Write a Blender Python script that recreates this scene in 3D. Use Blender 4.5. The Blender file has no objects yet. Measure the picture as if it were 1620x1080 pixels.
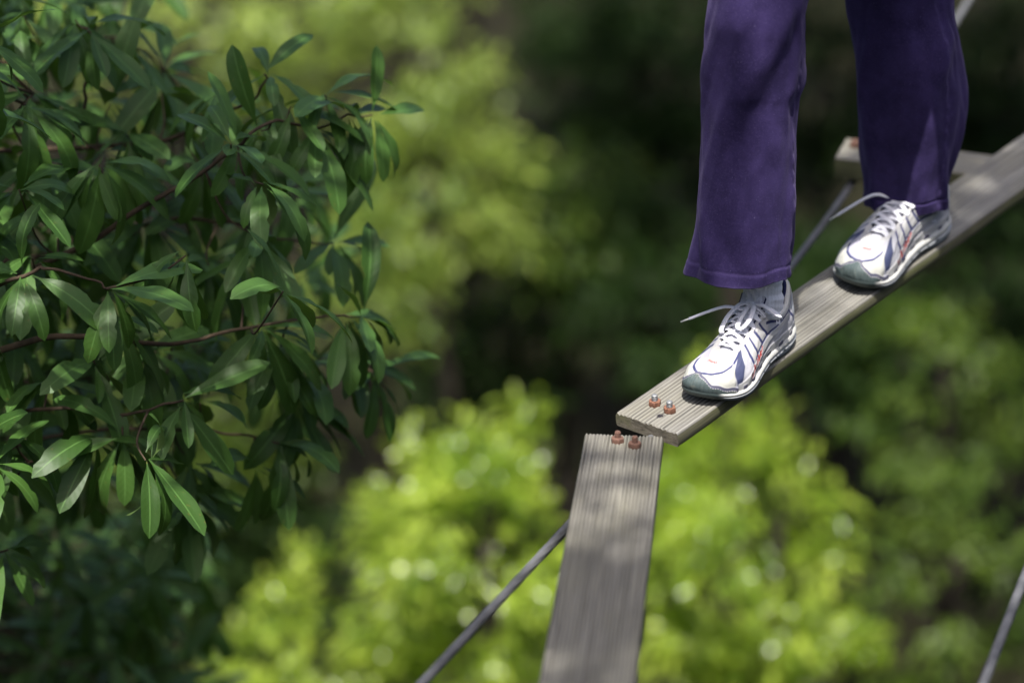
import bpy, math, random
import numpy as np
from mathutils import Vector, Matrix

R = math.radians
SC = bpy.context.scene
COL = SC.collection
rng = np.random.default_rng(7)
random.seed(7)

# ------------------------------------------------------------------ camera, sky, sun, exposure
PITCH, CAMZ, FPX = R(23.427), 1.9397, 3825.0
cd = bpy.data.cameras.new('camera')
cam = bpy.data.objects.new('camera', cd); COL.objects.link(cam)
cam.location = (0, 0, CAMZ); cam.rotation_euler = (R(90) - PITCH, 0, 0)
cd.lens = 85; cd.sensor_width = 36; cd.clip_start = .05; cd.clip_end = 500
cd.dof.use_dof = True; cd.dof.focus_distance = 4.60; cd.dof.aperture_fstop = 1.32
SC.camera = cam

SUN = Vector((-.06, -.365, .93)).normalized()
w = bpy.data.worlds.new('World'); SC.world = w; w.use_nodes = True
nt = w.node_tree; bg = nt.nodes['Background']
sky = nt.nodes.new('ShaderNodeTexSky'); sky.sky_type = 'NISHITA'; sky.sun_disc = False; sky.dust_density = 4.0; sky.air_density = .8
sky.sun_elevation = math.asin(SUN.z); sky.sun_rotation = math.atan2(SUN.x, SUN.y)
nt.links.new(sky.outputs[0], bg.inputs[0]); bg.inputs[1].default_value = .15
sd = bpy.data.lights.new('sun', 'SUN'); sd.energy = 5.0; sd.angle = R(.53); sd.color = (1, .965, .905)
so = bpy.data.objects.new('sun', sd); COL.objects.link(so)
so.rotation_euler = SUN.to_track_quat('Z', 'Y').to_euler()
SC.view_settings.view_transform = 'Standard'; SC.view_settings.look = 'None'
SC.view_settings.exposure = 0.55; SC.view_settings.gamma = 1.0
SC.cycles.max_bounces = 7; SC.cycles.transparent_max_bounces = 8
SC.cycles.use_denoising = True
SC.cycles.sample_clamp_indirect = 6.0

# ------------------------------------------------------------------ helpers
def ray(x, y):
    X = (x - 810) / FPX; Y = (540 - y) / FPX
    return np.array([X, math.sin(PITCH) * Y + math.cos(PITCH), math.cos(PITCH) * Y - math.sin(PITCH)])
def atd(x, y, dep):
    return np.array([0, 0, CAMZ]) + ray(x, y) * dep
def aty(x, y, Y):
    d = ray(x, y); return np.array([0, 0, CAMZ]) + d * (Y / d[1])
def atz(x, y, Z):
    d = ray(x, y); return np.array([0, 0, CAMZ]) + d * ((Z - CAMZ) / d[2])
def nrm(v):
    v = np.asarray(v, float); return v / (np.linalg.norm(v, axis=-1, keepdims=True) + 1e-12)

def mesh(name, V, F, mats, parent=None, mi=None, smooth=True, uv=None, col=None, colname='tint'):
    m = bpy.data.meshes.new(name)
    m.from_pydata(np.asarray(V, float).tolist(), [], F if isinstance(F, list) else np.asarray(F).tolist())
    for a in (mats if isinstance(mats, (list, tuple)) else [mats]): m.materials.append(a)
    if mi is not None: m.polygons.foreach_set('material_index', np.asarray(mi, np.int32))
    if smooth: m.polygons.foreach_set('use_smooth', np.ones(len(m.polygons), bool))
    if uv is not None:
        l = m.uv_layers.new(name='UVMap'); idx = np.empty(len(m.loops), np.int32); m.loops.foreach_get('vertex_index', idx)
        l.data.foreach_set('uv', np.asarray(uv, np.float32)[idx].ravel())
    if col is not None:
        c = m.color_attributes.new(colname, 'FLOAT_COLOR', 'POINT')
        cc = np.ones((len(V), 4), np.float32); cc[:, :np.asarray(col).shape[1]] = col
        c.data.foreach_set('color', cc.ravel())
    m.update()
    o = bpy.data.objects.new(name, m); COL.objects.link(o)
    if parent is not None: o.parent = parent
    return o
def empty(name, loc=(0, 0, 0)):
    o = bpy.data.objects.new(name, None); COL.objects.link(o); o.location = loc; o.empty_display_size = .1; return o
def tag(o, label=None, cat=None, group=None, kind=None):
    for k, v in (('label', label), ('category', cat), ('group', group), ('kind', kind)):
        if v: o[k] = v
    return o
def copy_tree(o, parent=None):
    c = o.copy(); COL.objects.link(c); c.parent = parent
    for ch in list(o.children): copy_tree(ch, c)
    return c

def catmull(P, n, closed=False):
    P = np.asarray(P, float); k = len(P)
    ts = np.linspace(0, k if closed else k - 1, n, endpoint=not closed)
    out = []
    for t in ts:
        i = int(math.floor(t)); 
        if not closed: i = min(i, k - 2)
        u = t - i
        g = (lambda j: P[j % k]) if closed else (lambda j: P[min(max(j, 0), k - 1)])
        a, b, c, d = g(i - 1), g(i), g(i + 1), g(i + 2)
        out.append(.5 * ((2 * b) + (-a + c) * u + (2 * a - 5 * b + 4 * c - d) * u * u + (-a + 3 * b - 3 * c + d) * u ** 3))
    return np.array(out)

def tube(P, r, n=8, flat=1.0, up=(0, 0, 1), caps=True):
    """verts, faces of a tube along P; r scalar or per point; flat<1 squashes it along the up direction"""
    P = np.asarray(P, float); k = len(P); r = np.broadcast_to(np.asarray(r, float), (k,))
    T = nrm(np.gradient(P, axis=0)); U = np.asarray(up, float)
    V = []; side = None
    for i in range(k):
        s = np.cross(T[i], U)
        if np.linalg.norm(s) < 1e-4: s = np.cross(T[i], (1, 0, 0)) if side is None else side
        s = nrm(s)
        if side is not None and s @ side < 0 and flat == 1: s = -s
        side = s; q = np.cross(s, T[i])
        a = np.arange(n) * 2 * math.pi / n
        V.append(P[i] + r[i] * (np.cos(a)[:, None] * s + flat * np.sin(a)[:, None] * q))
    V = np.concatenate(V); F = []
    for i in range(k - 1):
        for j in range(n):
            F.append([i * n + j, i * n + (j + 1) % n, (i + 1) * n + (j + 1) % n, (i + 1) * n + j])
    if caps: F.append(list(range(n))[::-1]); F.append([(k - 1) * n + j for j in range(n)])
    return V, F
class MB:
    def __init__(s): s.V = []; s.F = []; s.M = []; s.n = 0
    def add(s, VF, mi=0):
        V, F = VF; s.V.append(np.asarray(V, float)); s.F += [[i + s.n for i in f] for f in F]; s.M += [mi] * len(F); s.n += len(V)
    def build(s, name, mats, parent=None, smooth=True, **k):
        return mesh(name, np.concatenate(s.V), s.F, mats, parent, mi=s.M, smooth=smooth, **k)

def sstep(a, b, x):
    t = np.clip((x - a) / (b - a), 0, 1); return t * t * (3 - 2 * t)
def vnoise(x, y, seed=0):
    """smooth 2-D value noise in -1..1"""
    x = np.asarray(x, float); y = np.asarray(y, float)
    xi = np.floor(x).astype(np.int64); yi = np.floor(y).astype(np.int64); fx = x - xi; fy = y - yi
    def hsh(a, b):
        n = (a * 374761393 + b * 668265263 + seed * 69069) & 0xffffffff
        n = ((n ^ (n >> 13)) * 1274126177) & 0xffffffff
        return ((n ^ (n >> 16)) & 0xffff) / 32767.5 - 1
    fx = fx * fx * (3 - 2 * fx); fy = fy * fy * (3 - 2 * fy)
    return (hsh(xi, yi) * (1 - fx) + hsh(xi + 1, yi) * fx) * (1 - fy) + (hsh(xi, yi + 1) * (1 - fx) + hsh(xi + 1, yi + 1) * fx) * fy

# ------------------------------------------------------------------ material helpers
class NM:
    def __init__(s, name):
        s.m = bpy.data.materials.new(name); s.m.use_nodes = True; s.t = s.m.node_tree
        s.b = s.t.nodes['Principled BSDF']; s.out = s.t.nodes['Material Output']
    def n(s, typ, **k):
        o = s.t.nodes.new(typ)
        for a, v in k.items(): setattr(o, a, v)
        return o
    def l(s, a, b): s.t.links.new(a, b)
    def val(s, sock, v):
        if hasattr(v, 'links'): s.l(v, sock)
        else: sock.default_value = v
    def coord(s, kind='Object', scale=(1, 1, 1), loc=(0, 0, 0)):
        c = s.n('ShaderNodeTexCoord'); m = s.n('ShaderNodeMapping'); s.l(c.outputs[kind], m.inputs[0])
        m.inputs['Scale'].default_value = scale; m.inputs['Location'].default_value = loc; return m.outputs[0]
    def noise(s, vec, scale, detail=4, rough=.6):
        o = s.n('ShaderNodeTexNoise'); s.l(vec, o.inputs['Vector']); o.inputs['Scale'].default_value = scale
        o.inputs['Detail'].default_value = detail; o.inputs['Roughness'].default_value = rough; return o.outputs[0]
    def ramp(s, f, stops):
        o = s.n('ShaderNodeValToRGB'); s.l(f, o.inputs[0]); e = o.color_ramp.elements
        while len(e) < len(stops): e.new(.5)
        for i, (p, c) in enumerate(stops): e[i].position = p; e[i].color = (*c, 1) if len(c) == 3 else c
        return o.outputs[0]
    def mix(s, f, a, b, mode='MIX'):
        o = s.n('ShaderNodeMix', data_type='RGBA', blend_type=mode)
        s.val(o.inputs[0], f); 
        for sk, v in ((o.inputs[6], a), (o.inputs[7], b)): s.val(sk, v if hasattr(v, 'links') else (*v, 1))
        return o.outputs[2]
    def math(s, op, a, b=0.0, clamp=False):
        o = s.n('ShaderNodeMath', operation=op, use_clamp=clamp); s.val(o.inputs[0], a); s.val(o.inputs[1], b); return o.outputs[0]
    def bump(s, hgt, strength=.3, dist=.002):
        o = s.n('ShaderNodeBump'); s.l(hgt, o.inputs['Height']); o.inputs['Strength'].default_value = strength
        o.inputs['Distance'].default_value = dist; s.l(o.outputs[0], s.b.inputs['Normal']); return o
    def base(s, c, rough=.6, metal=0, spec=.5):
        s.val(s.b.inputs['Base Color'], c if hasattr(c, 'links') else (*c, 1)); s.val(s.b.inputs['Roughness'], rough)
        s.b.inputs['Metallic'].default_value = metal; s.b.inputs['Specular IOR Level'].default_value = spec; return s
    def attr(s, name='tint'):
        o = s.n('ShaderNodeAttribute'); o.attribute_name = name; return o.outputs['Color']

def wood(name, dark, light, green, gamt, knot=None):
    a = NM(name)
    g1 = a.noise(a.coord('Object', (1.6, 95, 95)), 1.0, 5, .65)
    g2 = a.noise(a.coord('Object', (14, 420, 420)), 1.0, 3, .6)
    big = a.noise(a.coord('Object', (3, 9, 9)), 1.0, 4, .6)
    c = a.ramp(g1, [(.28, dark), (.5, tuple((x + y) / 2 for x, y in zip(dark, light))), (.72, light)])
    c = a.mix(a.math('MULTIPLY', g2, .55), c, tuple(x * .55 for x in light), 'MULTIPLY')
    gf = a.ramp(big, [(.42, (0, 0, 0)), (.68, (gamt,) * 3)])
    c = a.mix(gf, c, green)
    st = a.ramp(a.noise(a.coord('Object', (5, 30, 30), (3, 1, 2)), 1.0, 5, .7), [(.56, (0, 0, 0)), (.72, (.6,) * 3)])
    c = a.mix(st, c, tuple(x * .5 for x in dark))
    ck = a.ramp(a.noise(a.coord('Object', (1.1, 140, 140), (7, 2, 5)), 1.0, 2, .5), [(.66, (0, 0, 0)), (.70, (.85,) * 3)])
    c = a.mix(ck, c, tuple(x * .25 for x in dark))                                             # drying cracks
    gp = a.ramp(a.noise(a.coord('Object', (6, 11, 11), (1, 8, 3)), 1.0, 4, .65), [(.45, (0, 0, 0)), (.65, (.3,) * 3)])
    c = a.mix(gp, c, tuple(x * .62 for x in light))                                            # weathered patches
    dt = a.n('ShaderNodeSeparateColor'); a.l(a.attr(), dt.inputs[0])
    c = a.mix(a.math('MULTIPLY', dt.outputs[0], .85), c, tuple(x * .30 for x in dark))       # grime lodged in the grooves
    if knot:
        p = a.n('ShaderNodeTexCoord').outputs['Object']; vs = a.n('ShaderNodeVectorMath', operation='SUBTRACT'); a.l(p, vs.inputs[0]); vs.inputs[1].default_value = knot
        ms = a.n('ShaderNodeVectorMath', operation='MULTIPLY'); a.l(vs.outputs[0], ms.inputs[0]); ms.inputs[1].default_value = (1, 1.2, .2)
        ln = a.n('ShaderNodeVectorMath', operation='LENGTH'); a.l(ms.outputs[0], ln.inputs[0])
        wob = a.math('ADD', ln.outputs['Value'], a.math('MULTIPLY', a.math('SUBTRACT', a.noise(p, 160, 2), .5), .012))
        mr = a.n('ShaderNodeMapRange'); a.l(wob, mr.inputs[0]); mr.inputs[1].default_value = .0045; mr.inputs[2].default_value = .0095; mr.inputs[3].default_value = 1; mr.inputs[4].default_value = 0
        c = a.mix(mr.outputs[0], c, (.018, .015, .02))
    a.base(c, .82, spec=.25); a.bump(a.math('ADD', g1, g2), .5, .0012); return a.m
def endgrain(name):
    a = NM(name); co = a.coord('Object', (60, 60, 60))
    n1 = a.noise(a.coord('Object', (1, 40, 130)), 1.5, 5, .7); n2 = a.noise(co, 9, 3, .7)
    c = a.ramp(n1, [(.3, (.09, .078, .06)), (.7, (.30, .265, .205))])
    c = a.mix(a.ramp(n2, [(.45, (0, 0, 0)), (.75, (.5,) * 3)]), c, (.06, .052, .04))
    c = a.mix(a.ramp(a.noise(a.coord('Object', (10, 16, 16)), 1.3, 3), [(.45, (0, 0, 0)), (.7, (.6,) * 3)]), c, (.15, .16, .055))
    a.base(c, .9, spec=.2); a.bump(n2, .6, .0015); return a.m
def leafmat(name, dark, light, back, trans, rough=.36, spec=.5, veins=True, tamt=.35):
    a = NM(name)
    t = a.attr('tint'); sp = a.n('ShaderNodeSeparateColor'); a.l(t, sp.inputs[0])
    c = a.mix(sp.outputs[0], dark, light)
    if veins:
        uv = a.n('ShaderNodeUVMap').outputs[0]; sx = a.n('ShaderNodeSeparateXYZ'); a.l(uv, sx.inputs[0])
        au = a.math('ABSOLUTE', sx.outputs[0])
        mid = a.n('ShaderNodeMapRange'); a.l(au, mid.inputs[0]); mid.inputs[1].default_value = .035; mid.inputs[2].default_value = .10; mid.inputs[3].default_value = 1; mid.inputs[4].default_value = 0
        c = a.mix(a.math('MULTIPLY', mid.outputs[0], .55), c, tuple(min(1, x * 1.7 + .02) for x in light))
        vv = a.math('SINE', a.math('MULTIPLY', a.math('SUBTRACT', sx.outputs[1], a.math('MULTIPLY', au, .12)), 62.0))
        c = a.mix(a.math('MULTIPLY', a.math('POWER', a.math('MAXIMUM', vv, 0.0), 6.0), .08), c, light)
        spn = a.noise(a.coord('Object', (1, 1, 1)), 120, 2, .5)
        c = a.mix(a.ramp(spn, [(.68, (0, 0, 0)), (.74, (.55,) * 3)]), c, (.16, .13, .03))
        a.bump(a.math('ADD', vv, a.math('MULTIPLY', a.noise(a.coord('Object'), 60, 3), 3.0)), .05, .002)
    geo = a.n('ShaderNodeNewGeometry')
    c2 = a.mix(geo.outputs['Backfacing'], c, back)
    a.base(c2, rough, spec=spec)
    tr = a.n('ShaderNodeBsdfTranslucent'); a.val(tr.inputs[0], (*trans, 1))
    ms = a.n('ShaderNodeMixShader'); ms.inputs[0].default_value = tamt
    a.l(a.b.outputs[0], ms.inputs[1]); a.l(tr.outputs[0], ms.inputs[2]); a.l(ms.outputs[0], a.out.inputs[0]); return a.m
def simple(name, col, rough=.6, metal=0, spec=.5, var=0, scale=80, bump=0):
    a = NM(name)
    c = col
    if var or bump:
        n = a.noise(a.coord('Object'), scale, 4, .6)
        if var: c = a.ramp(n, [(.3, tuple(x * (1 - var) for x in col)), (.7, tuple(min(1, x * (1 + var)) for x in col))])
        if bump: a.bump(n, bump, .001)
    a.base(c, rough, metal, spec); return a.m
def bark(name, dark, light, scale=30):
    a = NM(name); n = a.noise(a.coord('Object', (1, 1, .25)), scale, 5, .65)
    a.base(a.ramp(n, [(.3, dark), (.7, light)]), .9, spec=.2); a.bump(n, .6, .004); return a.m

M = {}
M['wood'] = wood('weathered_ridged_wood', (.205, .194, .166), (.355, .338, .292), (.17, .16, .08), .3)
M['wood_knot'] = wood('weathered_ridged_wood_with_knot', (.205, .197, .178), (.375, .362, .332), (.20, .18, .09), .3, (.036, -.078, 0))
M['wood_side'] = wood('mossy_wood_side', (.10, .095, .06), (.26, .25, .16), (.10, .12, .035), .8)
M['end'] = endgrain('wood_end_grain')
M['rust'] = simple('rusted_steel', (.20, .094, .06), .85, .1, .4, .5, 260, .5)
M['rust_dark'] = simple('dull_rusted_steel', (.165, .088, .064), .85, .1, .4, .4, 260, .5)
M['zinc'] = simple('galvanised_thread', (.26, .265, .27), .55, .5, .5, .2, 300, .1)
M['bark'] = bark('twig_bark', (.035, .026, .018), (.10, .07, .045))
M['bark_far'] = bark('trunk_bark', (.018, .015, .012), (.055, .046, .034), 9)

# ------------------------------------------------------------------ the setting: forest floor
def ground():
    n = 90; x = np.linspace(-90, 90, n); y = np.linspace(-40, 160, n); X, Y = np.meshgrid(x, y)
    Z = -9.0 + .5 * vnoise(X / 9, Y / 9, 3) + .15 * vnoise(X / 2.5, Y / 2.5, 4) + np.maximum(0, Y - 30) * .05
    V = np.stack([X, Y, Z], -1).reshape(-1, 3)
    F = [[j * n + i, j * n + i + 1, (j + 1) * n + i + 1, (j + 1) * n + i] for j in range(n - 1) for i in range(n - 1)]
    a = NM('forest_floor')
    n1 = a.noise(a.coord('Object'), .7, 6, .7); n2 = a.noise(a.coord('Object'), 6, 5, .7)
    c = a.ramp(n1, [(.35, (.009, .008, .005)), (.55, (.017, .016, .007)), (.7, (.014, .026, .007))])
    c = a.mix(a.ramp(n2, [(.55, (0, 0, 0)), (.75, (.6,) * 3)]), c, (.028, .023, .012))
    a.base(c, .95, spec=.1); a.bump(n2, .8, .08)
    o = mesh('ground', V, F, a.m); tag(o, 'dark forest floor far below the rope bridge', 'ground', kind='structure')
ground()

# ------------------------------------------------------------------ planks
W, T = .145, .030
A0 = np.array([.19695, 4.14318, 0.0])
dA = np.array([.64063961, .76069356, .10452846]); wA = np.array([.76538878, -.64352081, -.00780867]); nA = np.array([-.06132623, -.08500746, .99449124])
def LA(a, b, c=0): return A0 + dA * a + wA * b + nA * c
MA = Matrix(((dA[0], -wA[0], nA[0], A0[0]), (dA[1], -wA[1], nA[1], A0[1]), (dA[2], -wA[2], nA[2], A0[2]), (0, 0, 0, 1)))
angB = R(-96.04); tB = R(.76)
dB = np.array([math.cos(angB) * math.cos(tB), math.sin(angB) * math.cos(tB), math.sin(tB)])
wB = np.array([-math.sin(angB), math.cos(angB), 0]); nB = np.cross(dB, wB)
B0 = np.array([.13585, 4.05254, 0])
MB_ = Matrix(((dB[0], wB[0], nB[0], B0[0]), (dB[1], wB[1], nB[1], B0[1]), (dB[2], wB[2], nB[2], B0[2]), (0, 0, 0, 1)))

def plank(name, L, Wd, Th, mat4, mats, ysign, ridges=18, seed=0, ridge=.0013, seg=150, gpow=4.0):
    """board along local +x, across local y (0 .. ysign*Wd), top at z=0; grooved top face"""
    per = 10; ny = ridges * per + 1
    u = np.linspace(0, 1, ny); xs = np.concatenate([[0, .0015], np.linspace(.006, L - .006, seg), [L - .0015, L]]); nx = len(xs)
    V = []; F = []; MI = []; DC = []
    for i, x in enumerate(xs):
        ends = (.0022 if i in (0, nx - 1) else .0006 if i in (1, nx - 2) else 0)
        ph = u * ridges
        wear = .75 + .35 * vnoise(x * 6 + 0 * u, ph * .8, seed)
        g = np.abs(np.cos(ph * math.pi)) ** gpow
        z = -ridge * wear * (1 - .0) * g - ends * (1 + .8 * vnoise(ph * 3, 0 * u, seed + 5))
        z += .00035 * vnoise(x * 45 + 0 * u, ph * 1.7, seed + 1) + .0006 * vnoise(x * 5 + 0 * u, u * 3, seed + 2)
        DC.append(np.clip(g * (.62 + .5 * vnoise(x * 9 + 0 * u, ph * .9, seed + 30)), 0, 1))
        e = np.minimum(u, 1 - u) * Wd; z -= .0022 * np.clip(1 - e / .003, 0, 1) ** 2
        xo = x + (0.0012 * vnoise(ph * 1.3, 0 * u, seed + 8) if i in (0, 1) else 0)
        V.append(np.stack([np.broadcast_to(xo, u.shape), u * Wd * ysign, z], -1))
    top = np.concatenate(V); n0 = len(top)
    V = [top]
    def q(a, b, c, d, mi):
        F.append([a, b, c, d] if ysign > 0 else [d, c, b, a]); MI.append(mi)
    for i in range(nx - 1):
        for j in range(ny - 1): q(i * ny + j, (i + 1) * ny + j, (i + 1) * ny + j + 1, i * ny + j + 1, 0)
    def wav(x, s): return .0007 * vnoise(x * 12, x * 0, seed + s)
    # sides as strips of 4 levels, bottom, ends
    lev = np.array([.0, .18, .5, .88, 1.0]); ins = np.array([0, -.0008, -.001, 0, .002])
    rows = {}
    for sgn, yy in ((0, 0.0), (1, Wd)):
        base = n0 + sum(len(v) for v in V[1:]); P = []
        for i, x in enumerate(xs):
            for k in range(1, 5):
                zz = -.003 - (Th - .003) * lev[k]
                yo = yy + (ins[k] if sgn == 0 else -ins[k]) + wav(x * np.ones(1), 20 + k + sgn)[0]
                P.append([x, yo * ysign, zz])
        V.append(np.array(P)); rows[sgn] = base
        for i in range(nx - 1):
            e0, e1 = (i * ny + (0 if sgn == 0 else ny - 1)), ((i + 1) * ny + (0 if sgn == 0 else ny - 1))
            a = [e0] + [base + i * 4 + k for k in range(4)]; b = [e1] + [base + (i + 1) * 4 + k for k in range(4)]
            for k in range(4):
                if sgn == 0: q(a[k + 1], b[k + 1], b[k], a[k], 1)
                else: q(a[k], b[k], b[k + 1], a[k + 1], 1)
    for i in range(nx - 1):
        a, b = rows[0] + i * 4 + 3, rows[1] + i * 4 + 3
        q(a, b, b + 4, a + 4, 1)
    for e in (0, nx - 1):
        loop = [e * ny + j for j in range(ny)] + [rows[1] + e * 4 + k for k in range(4)] + [rows[0] + e * 4 + k for k in (3, 2, 1, 0)]
        if (e == 0) != (ysign > 0): loop = loop[::-1]
        # own copies of the rim so the end has a crisp edge
        allV = np.concatenate(V); b = len(allV); V.append(allV[loop].copy()); F.append(list(range(b, b + len(loop)))); MI.append(2)
    allV = np.concatenate(V); dc = np.zeros(len(allV)); dc[:n0] = np.concatenate(DC)
    o = mesh(name, allV, F, mats, mi=MI, smooth=True, col=np.stack([dc, dc, dc], 1))
    for p in o.data.polygons:
        if p.material_index == 2: p.use_smooth = False
    o.matrix_world = mat4
    try: o.data.set_sharp_from_angle(angle=R(50))
    except Exception: pass
    return o

pa = plank('wooden_plank', 3.1, W, T, MA, [M['wood_knot'], M['wood_side'], M['end']], -1, 17, 1, seg=260, ridge=.0027)
tag(pa, 'sloping grey ridged plank that both shoes stand on', 'plank', 'planks of the rope bridge')
pb = plank('wooden_plank', 2.95, W, T, MB_, [M['wood'], M['wood_side'], M['end']], 1, 22, 9, seg=240, ridge=.0026, gpow=2.4)
tag(pb, 'ridged plank with sun spots running down to the bottom edge, nearest the camera', 'plank', 'planks of the rope bridge')
C1 = aty(1321, 250, 5.30); C0 = aty(1341, 216, 5.455)
wC = nrm((C0 - C1) * [1, 1, 0]); dC = np.array([wC[1], -wC[0], 0]); dC = nrm(dC + np.array([0, 0, -.02])); nC = np.cross(dC, wC)
MC = Matrix(((dC[0], wC[0], nC[0], C1[0]), (dC[1], wC[1], nC[1], C1[1]), (dC[2], wC[2], nC[2], C1[2]), (0, 0, 0, 1)))
pc = plank('wooden_plank', 1.15, .15, .048, MC, [M['wood'], M['wood_side'], M['end']], 1, 18, 17, ridge=.0008, seg=90)
tag(pc, 'thick cross plank passing beneath the sloping plank behind the rear leg', 'plank', 'planks of the rope bridge')

# ------------------------------------------------------------------ wire ropes
def rope(P, r, n=520, strands=6):
    """a laid wire rope: each strand's round shows in the section, twisted along the length"""
    Q = catmull(P, n); k = 30; T_ = nrm(np.gradient(Q, axis=0)); s_len = np.concatenate([[0], np.cumsum(np.linalg.norm(np.diff(Q, axis=0), axis=1))])
    V = []
    for i in range(n):
        s = nrm(np.cross(T_[i], (0, 0, 1))); q = np.cross(s, T_[i]); a = np.arange(k) * 2 * math.pi / k
        tw = s_len[i] / .11 * 2 * math.pi / 1.0
        rr = r * (.86 + .14 * np.abs(np.cos((a * strands / 2) + tw)))
        V.append(Q[i] + (rr * np.cos(a))[:, None] * s + (rr * np.sin(a))[:, None] * q)
    F = []
    for i in range(n - 1):
        for j in range(k): F.append([i * k + j, i * k + (j + 1) % k, (i + 1) * k + (j + 1) % k, (i + 1) * k + j])
    F += [list(range(k))[::-1], [(n - 1) * k + j for j in range(k)]]
    return np.concatenate(V), F
def steelrope():
    a = NM('grey_wire_rope'); n = a.noise(a.coord('Object'), 18, 5, .6)
    a.base(a.ramp(n, [(.35, (.085, .087, .092)), (.65, (.17, .172, .18))]), .65, .1); a.bump(a.noise(a.coord('Object'), 400, 2), .3, .001); return a.m
M['rope'] = steelrope()
rA = .0085
bA = (LA(.062, .045) + LA(.058, .083)) / 2; pA = bA - nA * (T + rA)
bB = (atz(978, 698, 0) + atz(1003, 706, 0)) / 2; pB = bB - nB * (T + rA)
bC = aty(1364, 241, 5.375); bC = bC - nC * ((bC - C1) @ nC); pC = bC - nC * (.048 + rA)
up0 = aty(1507, 42, 6.42); up1 = aty(1533, 0, 6.66)
c1 = aty(1250, 424, 5.02)
c2 = aty(893, 838, 3.86); c3 = aty(668, 1080, 3.40)
far = up1 + (up1 - up0) * 14; near = c3 + (c3 - c2) * 4.5
rp = rope([near, c3, c2, pB, pA, c1, pC, up0, up1, far], rA, 900)
ro = mesh('wire_rope', *rp, M['rope']); tag(ro, 'grey wire rope passing under the ends of all three planks', 'wire rope', 'wire ropes of the bridge')
r0 = aty(1556, 1080, 3.40); r1 = aty(1621, 912, 3.72)
rp = rope([r0 - (r1 - r0) * 9, r0, r1, r1 + (r1 - r0) * 6, r1 + (r1 - r0) * 20], rA, 500)
ro = mesh('wire_rope', *rp, M['rope']); tag(ro, 'short stretch of grey wire rope crossing the lower right corner', 'wire rope', 'wire ropes of the bridge')

# ------------------------------------------------------------------ U-bolts with nuts
def hexnut(af, h, dome=False):
    k = 6; V = []; F = []
    def ring(r, z, n=6, rot=0): return [[r * math.cos(rot + i * 2 * math.pi / n), r * math.sin(rot + i * 2 * math.pi / n), z] for i in range(n)]
    Rr = af / math.sqrt(3); N = 24
    def hexr(a, ch):    # hexagon radius at angle a, clipped by the chamfer circle
        m = (a + math.pi / 6) % (math.pi / 3) - math.pi / 6; return min(af / 2 / math.cos(m), ch)
    # 24-sided rings: hexagonal wall with rounded chamfers
    lv = [(0, .96), (.12, 1.0), (.8, 1.0), (.93, .93), (1.0, .84)]
    if dome: lv += [(1.15, .78), (1.4, .66), (1.62, .42), (1.7, .15)]
    for (zz, cf) in lv:
        for i in range(N):
            a = i * 2 * math.pi / N; r = hexr(a, Rr * cf) if zz <= 1 else Rr * cf
            V.append([r * math.cos(a), r * math.sin(a), h * zz])
    L = len(lv)
    for l in range(L - 1):
        for i in range(N): F.append([l * N + i, l * N + (i + 1) % N, (l + 1) * N + (i + 1) % N, (l + 1) * N + i])
    F.append(list(range(N))[::-1]); F.append([(L - 1) * N + i for i in range(N)])
    return np.array(V), F
def thread(P, r, pitch):
    """a threaded rod along P"""
    P = np.asarray(P); L = np.linalg.norm(P[-1] - P[0]); n = max(8, int(L / pitch * 6)); Q = np.linspace(P[0], P[-1], n)
    rr = r * (1 - .24 * (.5 + .5 * np.cos(np.arange(n) * 2 * math.pi / 6))); rr[-1] *= .8
    return tube(Q, rr, 14, up=(0, 1, 0))
def ubolt(pos1, pos2, nrmv, depth, nutmat, rodmat, rr, af, nh, stick, label, dome=False):
    p1, p2 = np.asarray(pos1), np.asarray(pos2); c = (p1 + p2) / 2; n = np.asarray(nrmv)
    root = empty('u_bolt', c); ex = nrm(p2 - p1); ex = nrm(ex - n * (ex @ n)); ey = np.cross(n, ex); half = np.linalg.norm(p2 - p1) / 2
    root.matrix_world = Matrix(((ex[0], ey[0], n[0], c[0]), (ex[1], ey[1], n[1], c[1]), (ex[2], ey[2], n[2], c[2]), (0, 0, 0, 1)))
    m = MB()
    for s in (-1, 1): m.add(thread([(s * half, 0, -depth), (s * half, 0, nh + (stick if not dome else -.002))], rr, .0030))
    a = np.linspace(0, math.pi, 14); arc = np.stack([half * np.cos(a), 0 * a, -depth - half * np.sin(a)], -1); m.add(tube(arc, rr * .92, 12, up=(0, 1, 0)))
    m.build('threaded_rod', rodmat, root)
    for s in (-1, 1):
        V, F = hexnut(af, nh, dome); ang = rng.uniform(0, 1.0); ca, sa = math.cos(ang), math.sin(ang)
        V = np.stack([V[:, 0] * ca - V[:, 1] * sa + s * half, V[:, 0] * sa + V[:, 1] * ca, V[:, 2] - .0009], -1)
        o = mesh('hex_nut', V, F, nutmat, root, smooth=True); o.data.set_sharp_from_angle(angle=R(28))
    tag(root, label, 'bolt', 'bolts holding the planks to the rope'); return root
ubolt(LA(.062, .045), LA(.058, .083), nA, T - .003, M['rust'], M['zinc'], .0062, .0215, .0105, .0115, 'orange rusted nuts on shiny threads just in front of the front shoe')
ubolt(atz(977, 698, 0), atz(1004, 706, 0), nB, T + rA, M['rust_dark'], M['rust_dark'], .0060, .0215, .0095, .0110, 'brown rusted nuts and rusty threads on the end of the nearest plank')
ubolt(bC + dC * -.018, bC + dC * .024, nC, .048 + rA, M['rust_dark'], M['rust_dark'], .0066, .024, .012, .004, 'dull rusted nuts on the cross plank behind the rear leg', True)

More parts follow.
